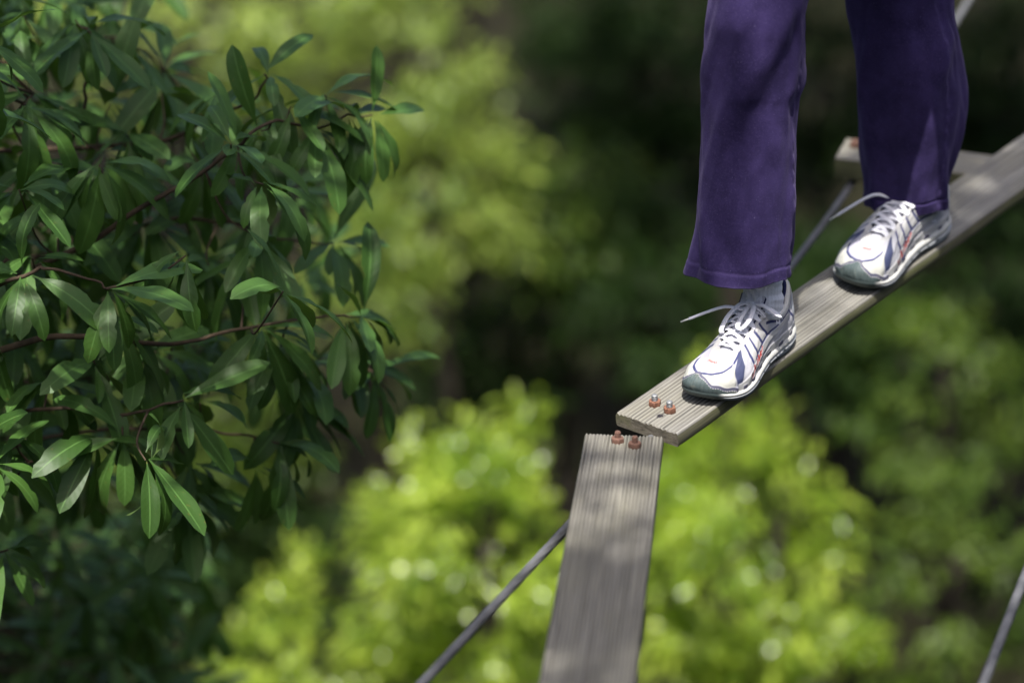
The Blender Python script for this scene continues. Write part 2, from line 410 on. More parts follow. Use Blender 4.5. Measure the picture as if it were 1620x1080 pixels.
# ------------------------------------------------------------------ the person: body, then clothing as children
def skin_body():
    J = {}; E_ = []; rad = {}
    def j(k, p, r, par=None):
        J[k] = (len(J), np.asarray(p, float)); rad[k] = r
        if par: E_.append((J[par][0], J[k][0]))
    fw = nrm(-dA * [1, 1, 0]); lf = np.array([-fw[1], fw[0], 0])          # facing, wearer's left
    an1, an2 = LA(.347, .092, .10), LA(.920, .094, .10)
    hip = np.array([.60, 4.52, 1.12])
    j('pelvis', hip, (.14, .12)); j('belly', hip + [0, 0, .14], (.13, .11), 'pelvis'); j('waist', hip + [0, 0, .26] + fw * .01, (.135, .105), 'belly'); j('chest', hip + [0, 0, .42] + fw * .02, (.16, .12), 'waist')
    j('neckbase', hip + [0, 0, .55] + fw * .02, (.07, .065), 'chest'); j('neck', hip + [0, 0, .60] + fw * .035, (.055, .055), 'neckbase'); j('skull', hip + [0, 0, .70] + fw * .05, (.078, .09), 'neck'); j('crown', hip + [0, 0, .78] + fw * .045, (.07, .08), 'skull')
    j('nose', hip + [0, 0, .675] + fw * .15, (.012, .014), 'skull')
    for s, an, kn, nm in ((1, an1, np.array([.450, 4.307, .58]), 'l'), (-1, an2, np.array([.79, 4.772, .56]), 'r')):
        j('hip' + nm, hip + lf * s * .085 + [0, 0, -.07], (.08, .08), 'pelvis'); j('thigh' + nm, np.array([.475, 4.345, .90]) if s > 0 else np.array([.765, 4.735, .82]), (.06, .06), 'hip' + nm); j('knee' + nm, kn, (.05, .052), 'thigh' + nm)
        j('calf' + nm, kn * .7 + an * .3, (.05, .05), 'knee' + nm); j('shin' + nm, kn * .3 + an * .7, (.03, .03), 'calf' + nm); j('ankle' + nm, an, (.022, .022), 'shin' + nm)
        j('foot' + nm, an - dA * .11 - nA * .045, (.024, .02), 'ankle' + nm)
        sh = hip + [0, 0, .50] + lf * s * .19; el = sh + lf * s * .20 + [0, 0, -.17] + fw * .05; wr = el + lf * s * .16 + fw * .16 + [0, 0, .02]
        j('shoulder' + nm, sh, (.055, .055), 'chest'); j('elbow' + nm, el, (.04, .04), 'shoulder' + nm); j('wrist' + nm, wr, (.027, .022), 'elbow' + nm)
        ad = nrm(wr - el); pm = wr + ad * .07; j('palm' + nm, pm, (.03, .016), 'wrist' + nm)
        sd = nrm(np.cross(ad, (0, 0, 1))) * s
        for q in range(4):
            b = wr + ad * .085 + sd * (.026 - .0175 * q); ln = (.075, .085, .08, .062)[q]
            j('fa%d' % q + nm, b, (.009, .009), 'palm' + nm); j('fb%d' % q + nm, b + ad * ln * .5 + [0, 0, -.012], (.0085, .0085), 'fa%d' % q + nm); j('fc%d' % q + nm, b + ad * ln * .9 + [0, 0, -.035], (.007, .007), 'fb%d' % q + nm)
        j('ta' + nm, wr + ad * .03 + sd * .032, (.011, .011), 'wrist' + nm); j('tb' + nm, wr + ad * .062 + sd * .055, (.009, .009), 'ta' + nm)
    m = bpy.data.meshes.new('person'); m.from_pydata([tuple(v[1]) for v in J.values()], E_, [])
    m.materials.append(simple('skin', (.52, .33, .24), .5, var=.06, scale=30))
    o = bpy.data.objects.new('person', m); COL.objects.link(o)
    md = o.modifiers.new('skin', 'SKIN'); md.use_smooth_shade = True
    for k, (i, p) in J.items():
        v = m.skin_vertices[0].data[i]; v.radius = rad[k]; v.use_root = (i == 0)
    sb = o.modifiers.new('sub', 'SUBSURF'); sb.levels = 1; sb.render_levels = 2
    return o, hip, fw, lf
person, HIP, FWD, LFT = skin_body()
tag(person, 'person in wide purple trousers and white running shoes stepping along the plank', 'person')

# ---- trousers: two flared tubes meeting at the hips
def fabric():
    a = NM('purple_brushed_cotton')
    n1 = a.noise(a.coord('Object'), 17, 6, .65); n2 = a.noise(a.coord('Object'), 260, 3, .7); n3 = a.noise(a.coord('Object', (1, 1, .5)), 700, 2, .5)
    c = a.ramp(n1, [(.35, (.025, .018, .066)), (.65, (.044, .031, .108))])
    c = a.mix(a.ramp(n2, [(.5, (0, 0, 0)), (.72, (.45,) * 3)]), c, (.075, .057, .15))
    t = a.attr(); sp = a.n('ShaderNodeSeparateColor'); a.l(t, sp.inputs[0])
    c = a.mix(a.math('MULTIPLY', sp.outputs[0], .55), c, (.15, .115, .27))       # faded thread along seams and hem
    lint = a.ramp(a.noise(a.coord('Object'), 520, 1, .4), [(.75, (0, 0, 0)), (.79, (.45,) * 3)])
    c = a.mix(lint, c, (.30, .26, .42))
    a.base(c, .9, spec=.12); a.b.inputs['Sheen Weight'].default_value = .12; a.b.inputs['Sheen Roughness'].default_value = .4; a.b.inputs['Sheen Tint'].default_value = (.65, .55, 1, 1)
    a.bump(a.math('ADD', a.math('MULTIPLY', n2, .6), n3), .6, .0014); return a.m
M['fabric'] = fabric()
def leg_tube(rows, Y, hemrow, seam_az, seed, top, na=150, nz=170):
    """rows: (pixel y, left x, right x) edges read top to bottom; Y: world depth of the leg's axis; hemrow last"""
    cs = []; rx = []
    for (py, xl, xr) in rows:
        l, r_ = aty(xl, py, Y), aty(xr, py, Y); cs.append((l + r_) / 2); rx.append((r_[0] - l[0]) / 2)
    cs = np.array([list(c) for c in cs]); rx = np.array(rx)
    cs = np.concatenate([np.asarray(top[0]), cs]); rx = np.concatenate([np.asarray(top[1]), rx])
    ks = np.linspace(0, len(rx) - 1, nz); cc = catmull(cs, nz); rr = catmull(np.stack([rx, rx, rx], 1), nz)[:, 0]
    zz = cc[:, 2]; zhem = zz[-1]
    a = np.arange(na) * 2 * math.pi / na
    V = np.zeros((nz, na, 3)); colr = np.zeros((nz, na))
    for i in range(nz):
        h = zz[i] - zhem
        ry = rr[i] * (.94 if h < .5 else .94 + .1 * sstep(.5, 1, h))
        d = .0105 * vnoise(a * 1.9 + 4 + 1.6 * math.sin(h * 7), h * 4.2 + 0 * a, seed) * (1 if h < 1 else .3)
        # keep the noise periodic round the leg
        wgt = sstep(0, .9, a); d = d * wgt + (1 - wgt) * .0105 * vnoise((a + 2 * math.pi) * 1.9 + 4 + 1.6 * math.sin(h * 7), h * 4.2 + 0 * a, seed)
        d2 = .0060 * vnoise(np.cos(a) * 3.4 + h * 3.1, np.sin(a) * 3.4 - h * 3.7, seed + 3) + .0020 * vnoise(np.cos(a) * 7 - h * 12, np.sin(a) * 7 + h * 19, seed + 4) + .0045 * np.exp(-((np.sin(a * .5 + 1.2 + h * 3.2)) / .09) ** 2) * sstep(.10, .3, h) + .0022 * np.sin(a * 2.0 + 9 * h + 2 * np.sin(h * 5)) * sstep(.0, .3, h)
        lp = .0055 * math.exp(-(h / .13) ** 2) * (np.sin(a * 3 + seed) + .5 * np.sin(a * 7 + 1 + seed)) + .0022 * math.exp(-(h / .035) ** 2) * np.exp(-(np.angle(np.exp(1j * (a + .45))) / .5) ** 2) * np.sin(a * 34)             # hem ripples
        s1 = np.exp(-((np.angle(np.exp(1j * (a - seam_az))) * rr[i]) / .0028) ** 2)
        pk = .0022 * s1 * np.sin(h * 160 + 2 * np.sin(h * 31))                    # puckers along the seam
        hem = math.exp(-((h - .026) / .0022) ** 2)
        R_ = rr[i] + d + d2 + lp + pk + .0012 * s1 - .0016 * hem + (.0012 if h < .025 else 0)
        if h > .9: R_ = rr[i] + d * .5
        V[i, :, 0] = cc[i, 0] + R_ * np.cos(a); V[i, :, 1] = cc[i, 1] + (R_ - rr[i] + ry) * np.sin(a)
        V[i, :, 2] = cc[i, 2] + (.006 * np.sin(a * 1 + 2.2) + .003 * np.sin(a * 4 + seed)) * math.exp(-h / .12)
        colr[i] = np.clip(.75 * s1 * (.5 + .5 * vnoise(h * 220 + 0 * a, a, 3)) + .22 * hem + (.2 if h < .004 else 0), 0, 1)
    # turn-up inside the hem
    inn = [V[-1] + (np.array([cc[-1, 0], cc[-1, 1], 0]) - V[-1] * [1, 1, 0]) * f + [0, 0, dz] for f, dz in ((.03, .0005), (.06, .012), (.16, .05))]
    V = np.concatenate([V.reshape(-1, 3)] + inn); n = nz + 3
    C = np.concatenate([colr.ravel(), np.zeros(na * 3)])
    F = [[i * na + j, (i + 1) * na + j, (i + 1) * na + (j + 1) % na, i * na + (j + 1) % na] for i in range(n - 1) for j in range(na)]
    return V, F, C
rows1 = [(0, 1119, 1286), (60, 1117, 1283), (125, 1113, 1278), (160, 1110, 1268), (230, 1106, 1265), (300, 1103, 1262), (360, 1098, 1257), (400, 1092, 1253), (429, 1087, 1251)]
rows2 = [(0, 1343, 1507), (60, 1350, 1521), (120, 1355, 1524), (180, 1360, 1523), (240, 1366, 1512), (280, 1371, 1503), (308, 1373, 1499), (323, 1375, 1497)]
Y1, Y2 = 4.305, 4.775
hl, hr = HIP + LFT * .085, HIP - LFT * .085
t1 = ([hl + [0, 0, .06], hl + [0, 0, -.07], np.array([.475, 4.345, .90])], [.15, .13, .10])
t2 = ([hr + [0, 0, .06], hr + [0, 0, -.07], np.array([.765, 4.735, .82])], [.15, .13, .105])
b = MB(); cols = []
for rows, Y, sa, sdn, tp in ((rows1, Y1, R(-28), 5, t1), (rows2, Y2, R(-52), 12, t2)):
    V, F, C = leg_tube(rows, Y, None, sa, sdn, tp); b.add((V, F)); cols.append(C)
# waistband ring closing over both legs
ang = np.arange(40) * 2 * math.pi / 40; ringp = []
for z_, r1_, r2_ in ((-.10, .20, .15), (0, .205, .15), (.10, .175, .13), (.16, .165, .125)):
    ringp.append(HIP + [0, 0, z_] + np.outer(np.cos(ang), LFT) * r1_ + np.outer(np.sin(ang), FWD) * r2_)
V = np.concatenate(ringp); F = [[i * 40 + j, i * 40 + (j + 1) % 40, (i + 1) * 40 + (j + 1) % 40, (i + 1) * 40 + j] for i in range(3) for j in range(40)]
b.add((V, F)); cols.append(np.zeros(160))
C = np.concatenate(cols); b.build('trousers', M['fabric'], person, col=np.stack([C, C, C], 1))
# jacket and hair (above the frame; the torso shades the rear leg)
def lathe(rings, name, mat):
    V = []; n = 48; a = np.arange(n) * 2 * math.pi / n
    for (c, rl, rf) in rings: V.append(np.asarray(c) + np.outer(np.cos(a), LFT) * rl + np.outer(np.sin(a), FWD) * rf)
    k = len(rings); F = [[i * n + j, i * n + (j + 1) % n, (i + 1) * n + (j + 1) % n, (i + 1) * n + j] for i in range(k - 1) for j in range(n)] + [[(k - 1) * n + j for j in range(n)]]
    return np.concatenate(V), F
mb = MB()
mb.add(lathe([(HIP + [0, 0, .02], .215, .165), (HIP + [0, 0, .14], .19, .15), (HIP + [0, 0, .28] + FWD * .01, .19, .145), (HIP + [0, 0, .42] + FWD * .02, .215, .15), (HIP + [0, 0, .50] + FWD * .02, .20, .13), (HIP + [0, 0, .555] + FWD * .02, .10, .095), (HIP + [0, 0, .585] + FWD * .03, .075, .08)], 'jacket', None))
for s in (-1, 1):
    sh = HIP + [0, 0, .49] + LFT * s * .17; el = HIP + [0, 0, .33] + LFT * s * .39 + FWD * .05; wr = el + LFT * s * .145 + FWD * .145 + [0, 0, .02]
    mb.add(tube(catmull([sh, (sh + el) / 2 + [0, 0, .01], el, wr], 24), np.linspace(.08, .045, 24), 16))
mb.build('jacket', simple('grey_jacket_cloth', (.22, .23, .26), .85, var=.1, scale=40), person)
V, F = lathe([(HIP + [0, 0, .66] - FWD * .01, .085, .075), (HIP + [0, 0, .72] + FWD * .015, .105, .105), (HIP + [0, 0, .79] + FWD * .035, .10, .11), (HIP + [0, 0, .835] + FWD * .04, .075, .085), (HIP + [0, 0, .86] + FWD * .04, .03, .035)], 'hair', None)
mesh('hair', V, F, simple('dark_hair', (.025, .018, .014), .5, var=.3, scale=120), person)

# ---- running shoes
def shoe_mats():
    a = NM('shoe_upper_panels'); c = a.attr()
    n = a.noise(a.coord('Object'), 900, 2, .6); sc = a.noise(a.coord('Object'), 55, 4, .7)
    c = a.mix(a.math('MULTIPLY', n, .22), c, (.35, .35, .40), 'MULTIPLY')
    c = a.mix(a.ramp(sc, [(.55, (0, 0, 0)), (.8, (.35,) * 3)]), c, (.36, .33, .25))      # scuffs and dust
    a.base(c, .62, spec=.35); a.bump(a.math('ADD', n, sc), .35, .0008)
    b_ = NM('shoe_sole_rubber'); c = b_.attr(); n = b_.noise(b_.coord('Object'), 140, 4, .65)
    c = b_.mix(b_.math('MULTIPLY', n, .5), c, (.42, .42, .38), 'MULTIPLY'); b_.base(c, .55, spec=.4); b_.bump(n, .4, .001)
    return a.m, b_.m
M['upper'], M['sole'] = shoe_mats()
M['lace'] = simple('white_lace_weave', (.76, .76, .82), .85, spec=.2, var=.08, scale=900, bump=.4)
M['aglet'] = simple('clear_aglet', (.72, .73, .70), .3)
M['navy'] = simple('navy_lining_mesh', (.020, .024, .085), .85, spec=.25, var=.3, scale=700, bump=.4)
M['tongue'] = simple('white_tongue_mesh', (.60, .60, .66), .8, spec=.25, var=.15, scale=600, bump=.4)
M['pad'] = simple('white_padded_collar', (.60, .595, .57), .8, spec=.25, var=.08, scale=500, bump=.4)
def sockmat():
    a = NM('white_ribbed_sock'); n = a.noise(a.coord('Object'), 500, 3)
    a.base(a.ramp(n, [(.3, (.78, .78, .84)), (.7, (.90, .90, .95))]), .95, spec=.1); a.bump(n, .5, .001); return a.m
M['sock'] = sockmat()
OB = np.array([(0, 0), (.006, .017), (.02, .029), (.05, .036), (.09, .036), (.13, .037), (.17, .043), (.205, .0495), (.235, .050), (.262, .0435), (.284, .029), (.298, .010), (.304, -.010),
               (.302, -.024), (.290, -.037), (.268, -.0455), (.238, -.046), (.205, -.041), (.17, -.035), (.13, -.032), (.09, -.0335), (.05, -.034), (.02, -.028), (.006, -.016)])
TPh = [(.012, 0, .119), (.014, .010, .117), (.024, .021, .108), (.047, .029, .087), (.076, .031, .081), (.104, .027, .093), (.130, .0215, .099), (.155, .0195, .0885), (.178, .018, .078), (.195, .016, .0705), (.208, .0115, .0645), (.216, .006, .061), (.219, -.001, .060)]
TP = np.array(TPh + [(x, -y, z) for (x, y, z) in TPh[11:0:-1]])
def zb(x): return .016 * (np.clip(x - .21, 0, 1) / .095) ** 2 + .006 * (np.clip(.035 - x, 0, 1) / .035) ** 2
def zth(x): return np.interp(x, [0, .06, .13, .19, .24, .305], [.031, .030, .027, .021, .016, .013])
def pseg(S, Tt, pts, wd):
    """soft mask of a polyline drawn in (s,t) where one s step is 26 mm and t=1 is 60 mm"""
    P = np.stack([S * .024, Tt * .062], -1); out = np.full(S.shape, 9.0)
    pts = np.asarray(pts, float) * [.024, .062]
    for a, b_ in zip(pts[:-1], pts[1:]):
        d = b_ - a; u = np.clip(((P - a) @ d) / (d @ d + 1e-12), 0, 1); out = np.minimum(out, np.linalg.norm(P - a - u[..., None] * d, axis=-1))
    return 1 - sstep(wd * .5, wd * .5 + .0009, out)
def shoe(mat4, mirror, label, lace_end, seed):
    NS, NT = 432, 90; my = -1 if mirror else 1
    s = np.arange(NS) * 24 / NS
    ob = catmull(OB, NS, True); tp = catmull(TP, NS, True)
    cen = np.array([.15, 0]); tang = nrm(np.roll(ob, -1, 0) - np.roll(ob, 1, 0)); outw = np.stack([tang[:, 1], -tang[:, 0]], 1)
    sgn = np.sign(np.sum(outw * (ob - np.stack([np.clip(ob[:, 0], .04, .26), 0 * s], 1)), 1)); outw *= sgn[:, None]
    x0 = ob[:, 0]; bz = zb(x0) + zth(x0)
    Bq = np.concatenate([ob - outw * .0035, bz[:, None]], 1)
    tt = np.linspace(0, 1, NT)[:, None, None]
    dz = (tp[:, 2] - bz)[:, None] * [0, 0, 1]; hv = (Bq - tp) * [1, 1, 0]
    toe = np.exp(-((s - 12) / 3.0) ** 2)[:, None]
    P1 = Bq + dz * (.55 + .25 * toe) + np.concatenate([outw, 0 * outw[:, :1]], 1) * (.004 + .001 * toe)
    P2 = tp + hv * (.42 + .16 * toe) - dz * (.20 - .10 * toe)
    P = (1 - tt) ** 3 * Bq + 3 * (1 - tt) ** 2 * tt * P1 + 3 * (1 - tt) * tt ** 2 * P2 + tt ** 3 * tp     # NT,NS,3
    S = np.broadcast_to(s, (NT, NS)); Tt = np.broadcast_to(tt[:, :, 0], (NT, NS))
    Sm = np.where(S > 12, 24 - S, S)                 # same pattern on both flanks
    col = np.empty((NT, NS, 3)); H = np.zeros((NT, NS))
    white = np.array((.52, .515, .51)); cream = np.array((.50, .50, .45)); meshc = np.array((.47, .47, .51)); navy = np.array((.035, .042, .13)); red = np.array((.62, .035, .03)); grey = np.array((.085, .115, .115)); silver = np.array((.43, .45, .48))
    def put(m, c, h=0.0):
        col[:] = col * (1 - m[..., None]) + c * m[..., None]
        H[:] = H * (1 - m) + h * m if h is not None else H
    col[:] = meshc
    # quarter mesh with its fine cross ribs
    put(((Sm > 3) & (Sm < 8.6) & (np.sin(S * 62) > .1)) * .35, meshc * .72)
    one = np.ones_like(S)
    # forefoot side: navy panel
    fhw = np.interp(Tt, [0, .15, .42, .66, .84, .88], [.10, .20, .46, .26, .12, 0]); put(1 - sstep(0, .09, np.abs(Sm - 8.62 - .25 * (Tt - .4)) - fhw), np.array((.050, .060, .125)), 0)
    # heel and flank overlays
    hb = 1 - sstep(2.25, 2.35, Sm - (Tt - .3) * 1.0); put(hb * (1 - sstep(.74, .77, Tt)), silver * 1.15, .0008)
    put(pseg(Sm, Tt, [(3.0, .74), (2.7, .45), (2.2, .12)], .0026), navy)
    low = 1 - sstep(.16, .18, Tt - .03 * np.sin(Sm * 2)); put(low * (1 - sstep(8.6, 8.8, Sm)), white, .0010)
    # stripes between eyestay and flank band
    for k, s_ in enumerate((6.15, 6.8, 7.45, 8.05)):
        put(pseg(Sm, Tt, [(s_ - .32, .85), (s_ - 1.27, .48 - .05 * k)], .0085), white * .92, .0004)
        put(pseg(Sm, Tt, [(s_, .85), (s_ - .95, .46 - .05 * k)], .0026), navy)
    # rising white flank band with navy edge
    band = [(8.35, .04), (7.6, .11), (6.6, .19), (5.4, .31), (4.3, .46), (3.3, .64)]
    put(pseg(Sm, Tt, np.array(band[2:]) + [0, .085], .0070), navy)
    put(pseg(Sm, Tt, np.array(band), .0100), white, .0012)
    put(pseg(Sm, Tt, np.array(band[:4]) + [-.1, -.105], .0016), navy)
    # red script on the band
    for pts in ([(7.15, .10), (7.0, .24), (6.78, .11), (6.6, .26)], [(6.5, .17), (6.4, .28), (6.25, .18), (6.12, .30), (6.04, .22)], [(7.45, .17), (7.3, .08)], [(5.95, .28), (5.88, .33)]): put(pseg(Sm, Tt, pts, .0018), red)
    # navy band under the padded collar, collar
    colb = (Sm < 5.4); put(colb * sstep(.715, .735, Tt) * (1 - sstep(.80, .82, Tt)) * sstep(1.6, 1.9, Sm), navy * .9)
    put(colb * sstep(.80, .82, Tt), white, .0014)
    # eyestay: smooth white bands beside the throat, meeting on the vamp
    ew = np.interp(Sm, [4.8, 5.6, 8, 10, 12], [.90, .86, .86, .80, .70])
    es = sstep(0, .02, Tt - ew) * sstep(4.9, 5.1, Sm); put(es, white * 1.04, .0013)
    # vamp mesh panel in a navy U line
    vp = sstep(9.35, 9.45, Sm); vt = np.interp(Sm, [9.3, 10.2, 12], [.60, .50, .47])
    pan = vp * sstep(0, .012, Tt - vt) * (1 - es); put(pan, np.array((.68, .66, .76)) * (1 - .12 * (np.sin(Tt * 150)[..., None] > .3)) if False else np.array((.45, .44, .51)), 0)
    put(pan * (np.sin(Tt * 170) > .2) * .3, np.array((.36, .35, .43)))
    # toe overlay
    to = sstep(9.0, 9.08, Sm - (Tt - .3) * .55) * (1 - sstep(-.012, 0, Tt - vt)); put(to, cream, .0012)
    put(vp * pseg(Sm, Tt, [(9.25, .66), (9.5, .585), (10.2, .50), (11, .48), (12, .47)], .0026) , navy)
    put(pseg(S, Tt, [(9.25, .66), (8.9, .80)], .005), navy)
    # red script at the front of the throat
    for x_ in range(5):
        a0 = 11.35 + x_ * .34; put(pseg(S, Tt, [(a0, .765 + .012 * (x_ % 2)), (a0 + .11, .80), (a0 + .2, .762), (a0 + .27, .79)], .0011) * .8, red)
    # rubber toe guard with its border and stitching
    gs = S - 12.0
    gt = np.interp(gs, [-3.6, -2.9, -2.2, -1.3, -.6, 0, .6, 1.2, 1.9, 2.6, 3.2], [-.02, .02, .06, .13, .29, .41, .39, .22, .11, .05, -.02]) + .012 * np.sin(gs * 6)
    put((1 - sstep(.075, .095, Tt - gt)) * (gt > -.015), np.array((.10, .10, .15)), .0020)
    put((1 - sstep(0, .018, Tt - gt)) * (gt > -.015), grey * (1 + .0), .0026)
    gr = (1 - sstep(0, .018, Tt - gt)) * (gt > -.015); put(gr * (np.sin(gs * 21) > .55) * .35, grey * .55, .0026)
    st = (np.abs(Tt - gt - .012) < .011) & (gt > 0) & (np.sin(gs * 38) > -.35); put(st * .85, white * .8, .0028)
    # shape the panels
    Nn = nrm(np.cross(np.roll(P, -1, 1) - np.roll(P, 1, 1), np.gradient(P, axis=0)))
    Nn *= np.sign(np.sum(Nn * (P - np.array([.15, 0, .03])), -1, keepdims=True))
    P = P + Nn * (H + .0006 * vnoise(S * 3, Tt * 9, seed) + .0009 * vnoise(S * 1.2, Tt * 4, seed + 1) + .0012 * np.exp(-((x0 - .222) / .010) ** 2) * np.sin(Tt * 9))[..., None]
    P[..., 1] *= my
    F = [[i * NS + j, i * NS + (j + 1) % NS, (i + 1) * NS + (j + 1) % NS, (i + 1) * NS + j] for i in range(NT - 1) for j in range(NS)]
    if mirror: F = [f[::-1] for f in F]
    up = mesh('shoe', P.reshape(-1, 3), F, M['upper'], person, col=col.reshape(-1, 3)); up.matrix_world = mat4; up['label'] = label
    def sub(name, VF, mat, **k):
        V, F = VF; V = np.array(V); V[:, 1] *= my
        if mirror: F = [list(f)[::-1] for f in F]
        return mesh(name, V, F, mat, up, **k)
    # sole: outsole and sculpted midsole
    pro = [(.006, 0), (.0015, .03), (.0004, .10), (.0006, .20), (.0026, .235), (.0016, .27), (-.0006, .36), (-.0018, .47), (-.0014, .54), (.0012, .575), (.0013, .61), (-.0008, .65), (-.0020, .78), (-.001, .90), (.0016, 1.0), (.006, 1.06)]
    SV = []; SCc = []
    for (ins, f) in pro:
        arch = np.exp(-((x0 - .125) / .03) ** 2)
        z = zb(x0) + zth(x0) * f + (.0055 * arch * (1 - f) if f < .4 else 0)
        wob = 1 + .0 * s; k_ins = ins + (.004 * arch if f < .3 else 0) + 0 * s
        tgw = np.exp(-(np.clip(np.abs(s - 12.3) - 2.2, 0, 9) / .5) ** 2); k_ins = (1 - tgw) * k_ins + tgw * (.0065 - .0075 * math.sin(min(f, 1) * 1.9))
        SV.append(np.concatenate([ob - outw * (k_ins * wob)[:, None] if np.ndim(k_ins) else ob - outw * k_ins, z[:, None]], 1))
        ins_t = 0
        c = np.tile(np.array((.070, .080, .082)) if f < .22 else np.array((.46, .48, .50)) if f < .56 else np.array((.56, .56, .54)), (NS, 1))
        tg = np.exp(-(np.clip(np.abs(s - 12.2) - 1.9, 0, 9) / .35) ** 2)[:, None]
        c = c * (1 - tg) + np.array((.065, .088, .088)) * tg
        sm = np.where(s > 12, 24 - s, s)
        if .28 < f < .56:
            sl = ((sm > 3.2) & (sm < 7) & (np.sin(sm * 9) > .82))[:, None] & (f > .4); c = np.where(sl, np.array((.06, .07, .07)), c)
            hl_ = (sm < 2.6)[:, None]; c = np.where(hl_, np.array((.50, .54, .60)), c)
        SCc.append(c)
    k = len(pro); F = [[i * NS + j, i * NS + (j + 1) % NS, (i + 1) * NS + (j + 1) % NS, (i + 1) * NS + j] for i in range(k - 1) for j in range(NS)] + [list(range(NS))[::-1]]
    sub('sole', (np.concatenate(SV), F), M['sole'], col=np.concatenate(SCc))
    # padded collar roll and lining
    cs = np.linspace(-5.6, 5.6, 90); idx = (cs * NS / 24).astype(int) % NS
    ct = tp[idx]; inn = nrm((np.stack([np.clip(ct[:, 0], .05, .10), 0 * cs, ct[:, 2]], 1) - ct) * [1, 1, 0])
    rr = np.interp(np.abs(cs), [0, 2, 4.5, 5.6], [.0042, .0048, .0052, .0022])
    sub('padded_collar', tube(ct + inn * .0035 - [0, 0, .001], rr, 14), M['pad'])
    rows = [ct + inn * .0050 + [0, 0, .0036], ct + inn * .0090 + [0, 0, .0005], ct + inn * .0085 - [0, 0, .012], ct + inn * .005 - [0, 0, .035]]
    nn = len(cs); Fl = [[i * nn + j, i * nn + j + 1, (i + 1) * nn + j + 1, (i + 1) * nn + j] for i in range(3) for j in range(nn - 1)]
    ln = sub('collar_lining', (np.concatenate(rows), Fl), M['navy']); sm_ = ln.modifiers.new('thick', 'SOLIDIFY'); sm_.thickness = .0022; sm_.offset = 0
    # tongue
    tc = catmull([(.222, 0, .056), (.195, 0, .069), (.160, 0, .086), (.132, 0, .102), (.116, 0, .116), (.108, 0, .126)], 40)
    hw = np.interp(np.linspace(0, 1, 40), [0, .3, .75, .95, 1], [.012, .0165, .0215, .0225, .019]); q = np.linspace(-1, 1, 21)
    TV = np.stack([np.repeat(tc[:, :1], 21, 1), hw[:, None] * q, tc[:, 2:] - .0045 * q ** 2 + .0036 + 0 * hw[:, None]], -1)
    TV[..., 2] += .0012 * vnoise(TV[..., 0] * 120, TV[..., 1] * 160, 5)
    Ft = [[i * 21 + j, i * 21 + j + 1, (i + 1) * 21 + j + 1, (i + 1) * 21 + j] for i in range(39) for j in range(20)]
    mi = [1 if (j % 20 in (0, 19) or i > 37) else 0 for i in range(39) for j in range(20)]
    tg = sub('tongue', (TV.reshape(-1, 3), Ft), [M['tongue'], M['navy']], mi=mi); sm_ = tg.modifiers.new('thick', 'SOLIDIFY'); sm_.thickness = .004; sm_.offset = -1
    # laces
    ex = [.204, .188, .171, .154, .138, .124]; ep = []
    lat = tp[: NS // 2]
    for x in ex:
        i = int(np.argmin(np.where(s[: NS // 2] > 5.0, np.abs(lat[:, 0] - x), 9))); ep.append(lat[i] + [0, .0045, -.0015])
    ep = np.array(ep); flip = ep * [1, -1, 1]
    L_ = MB()
    def bar(a, b_, lift, rr_=.0043, jx=0):
        m_ = (a + b_) / 2 + [jx, 0, lift]; pth = catmull([a + [0, 0, -.001], a * .75 + b_ * .25 + [jx * .6, 0, lift * .85 + .0015], m_, a * .25 + b_ * .75 + [jx * .6, 0, lift * .85 + .0015], b_ + [0, 0, -.001]], 22); L_.add(tube(pth, rr_, 10, .42))
    bar(ep[0], flip[0], .0062)
    for i in range(5):
        bar(ep[i], flip[i + 1], .0066 + .0008 * (i % 2), jx=.001); bar(flip[i], ep[i + 1], .0080 - .0008 * (i % 2), jx=-.001)
    kn = np.array([.128, .003, .1145])
    bar(ep[5], kn, .004); bar(flip[5], kn, .004)
    L_.add(tube([kn + [-.003, -.006, 0], kn + [0, -.003, .0035], kn + [.001, .003, .004], kn + [.003, .007, .0]], [.003, .0062, .0062, .003], 12, .8))
    sd_ = np.array([1, 1, 1.0])
    loop1 = [kn, kn + [.012, .012, .006], kn + [.036, .017, -.006], kn + [.052, .010, -.019], kn + [.046, .000, -.018], kn + [.024, .001, -.003], kn + [.004, .001, .002]]
    loop2 = [kn, kn + [-.004, .018, .004], kn + [-.008, .040, -.010], kn + [-.014, .044, -.016], kn + [-.014, .030, -.006], kn + [-.003, .008, .002]]
    loop3 = [kn, kn + [.010, -.012, .004], kn + [.034, -.022, -.010], kn + [.055, -.024, -.026], kn + [.062, -.020, -.031]]
    loop4 = [kn, kn + [-.008, -.006, .010], kn + [-.016, -.012, .022], kn + [-.014, -.002, .026], kn + [-.006, .006, .012], kn]
    for lp in ((loop2,) if mirror else (loop1, loop2, loop3, loop4)): L_.add(tube(catmull(lp, 46), .0041, 10, .5))
    le = catmull(np.array([(0, 0, 0), (.25, .1, .35), (.6, .4, .3), (1, 1, 1)]) * np.asarray(lace_end) * np.array([1, 1, 1]) + kn + np.array([[0, 0, 0], [0, 0, .006], [0, 0, .008], [0, 0, 0]]), 40)
    L_.add(tube(le, .0040, 10, .55))
    d_ = nrm(le[-1] - le[-3]); L_.add(tube([le[-1] - d_ * .002, le[-1] + d_ * .016], [.0016, .0014], 8), 1)
    sub('lace', (np.concatenate(L_.V), L_.F), [M['lace'], M['aglet']], mi=L_.M)
    # sock
    za = np.linspace(.050, .24, 60); aa = np.arange(120) * 2 * math.pi / 120; SVv = []
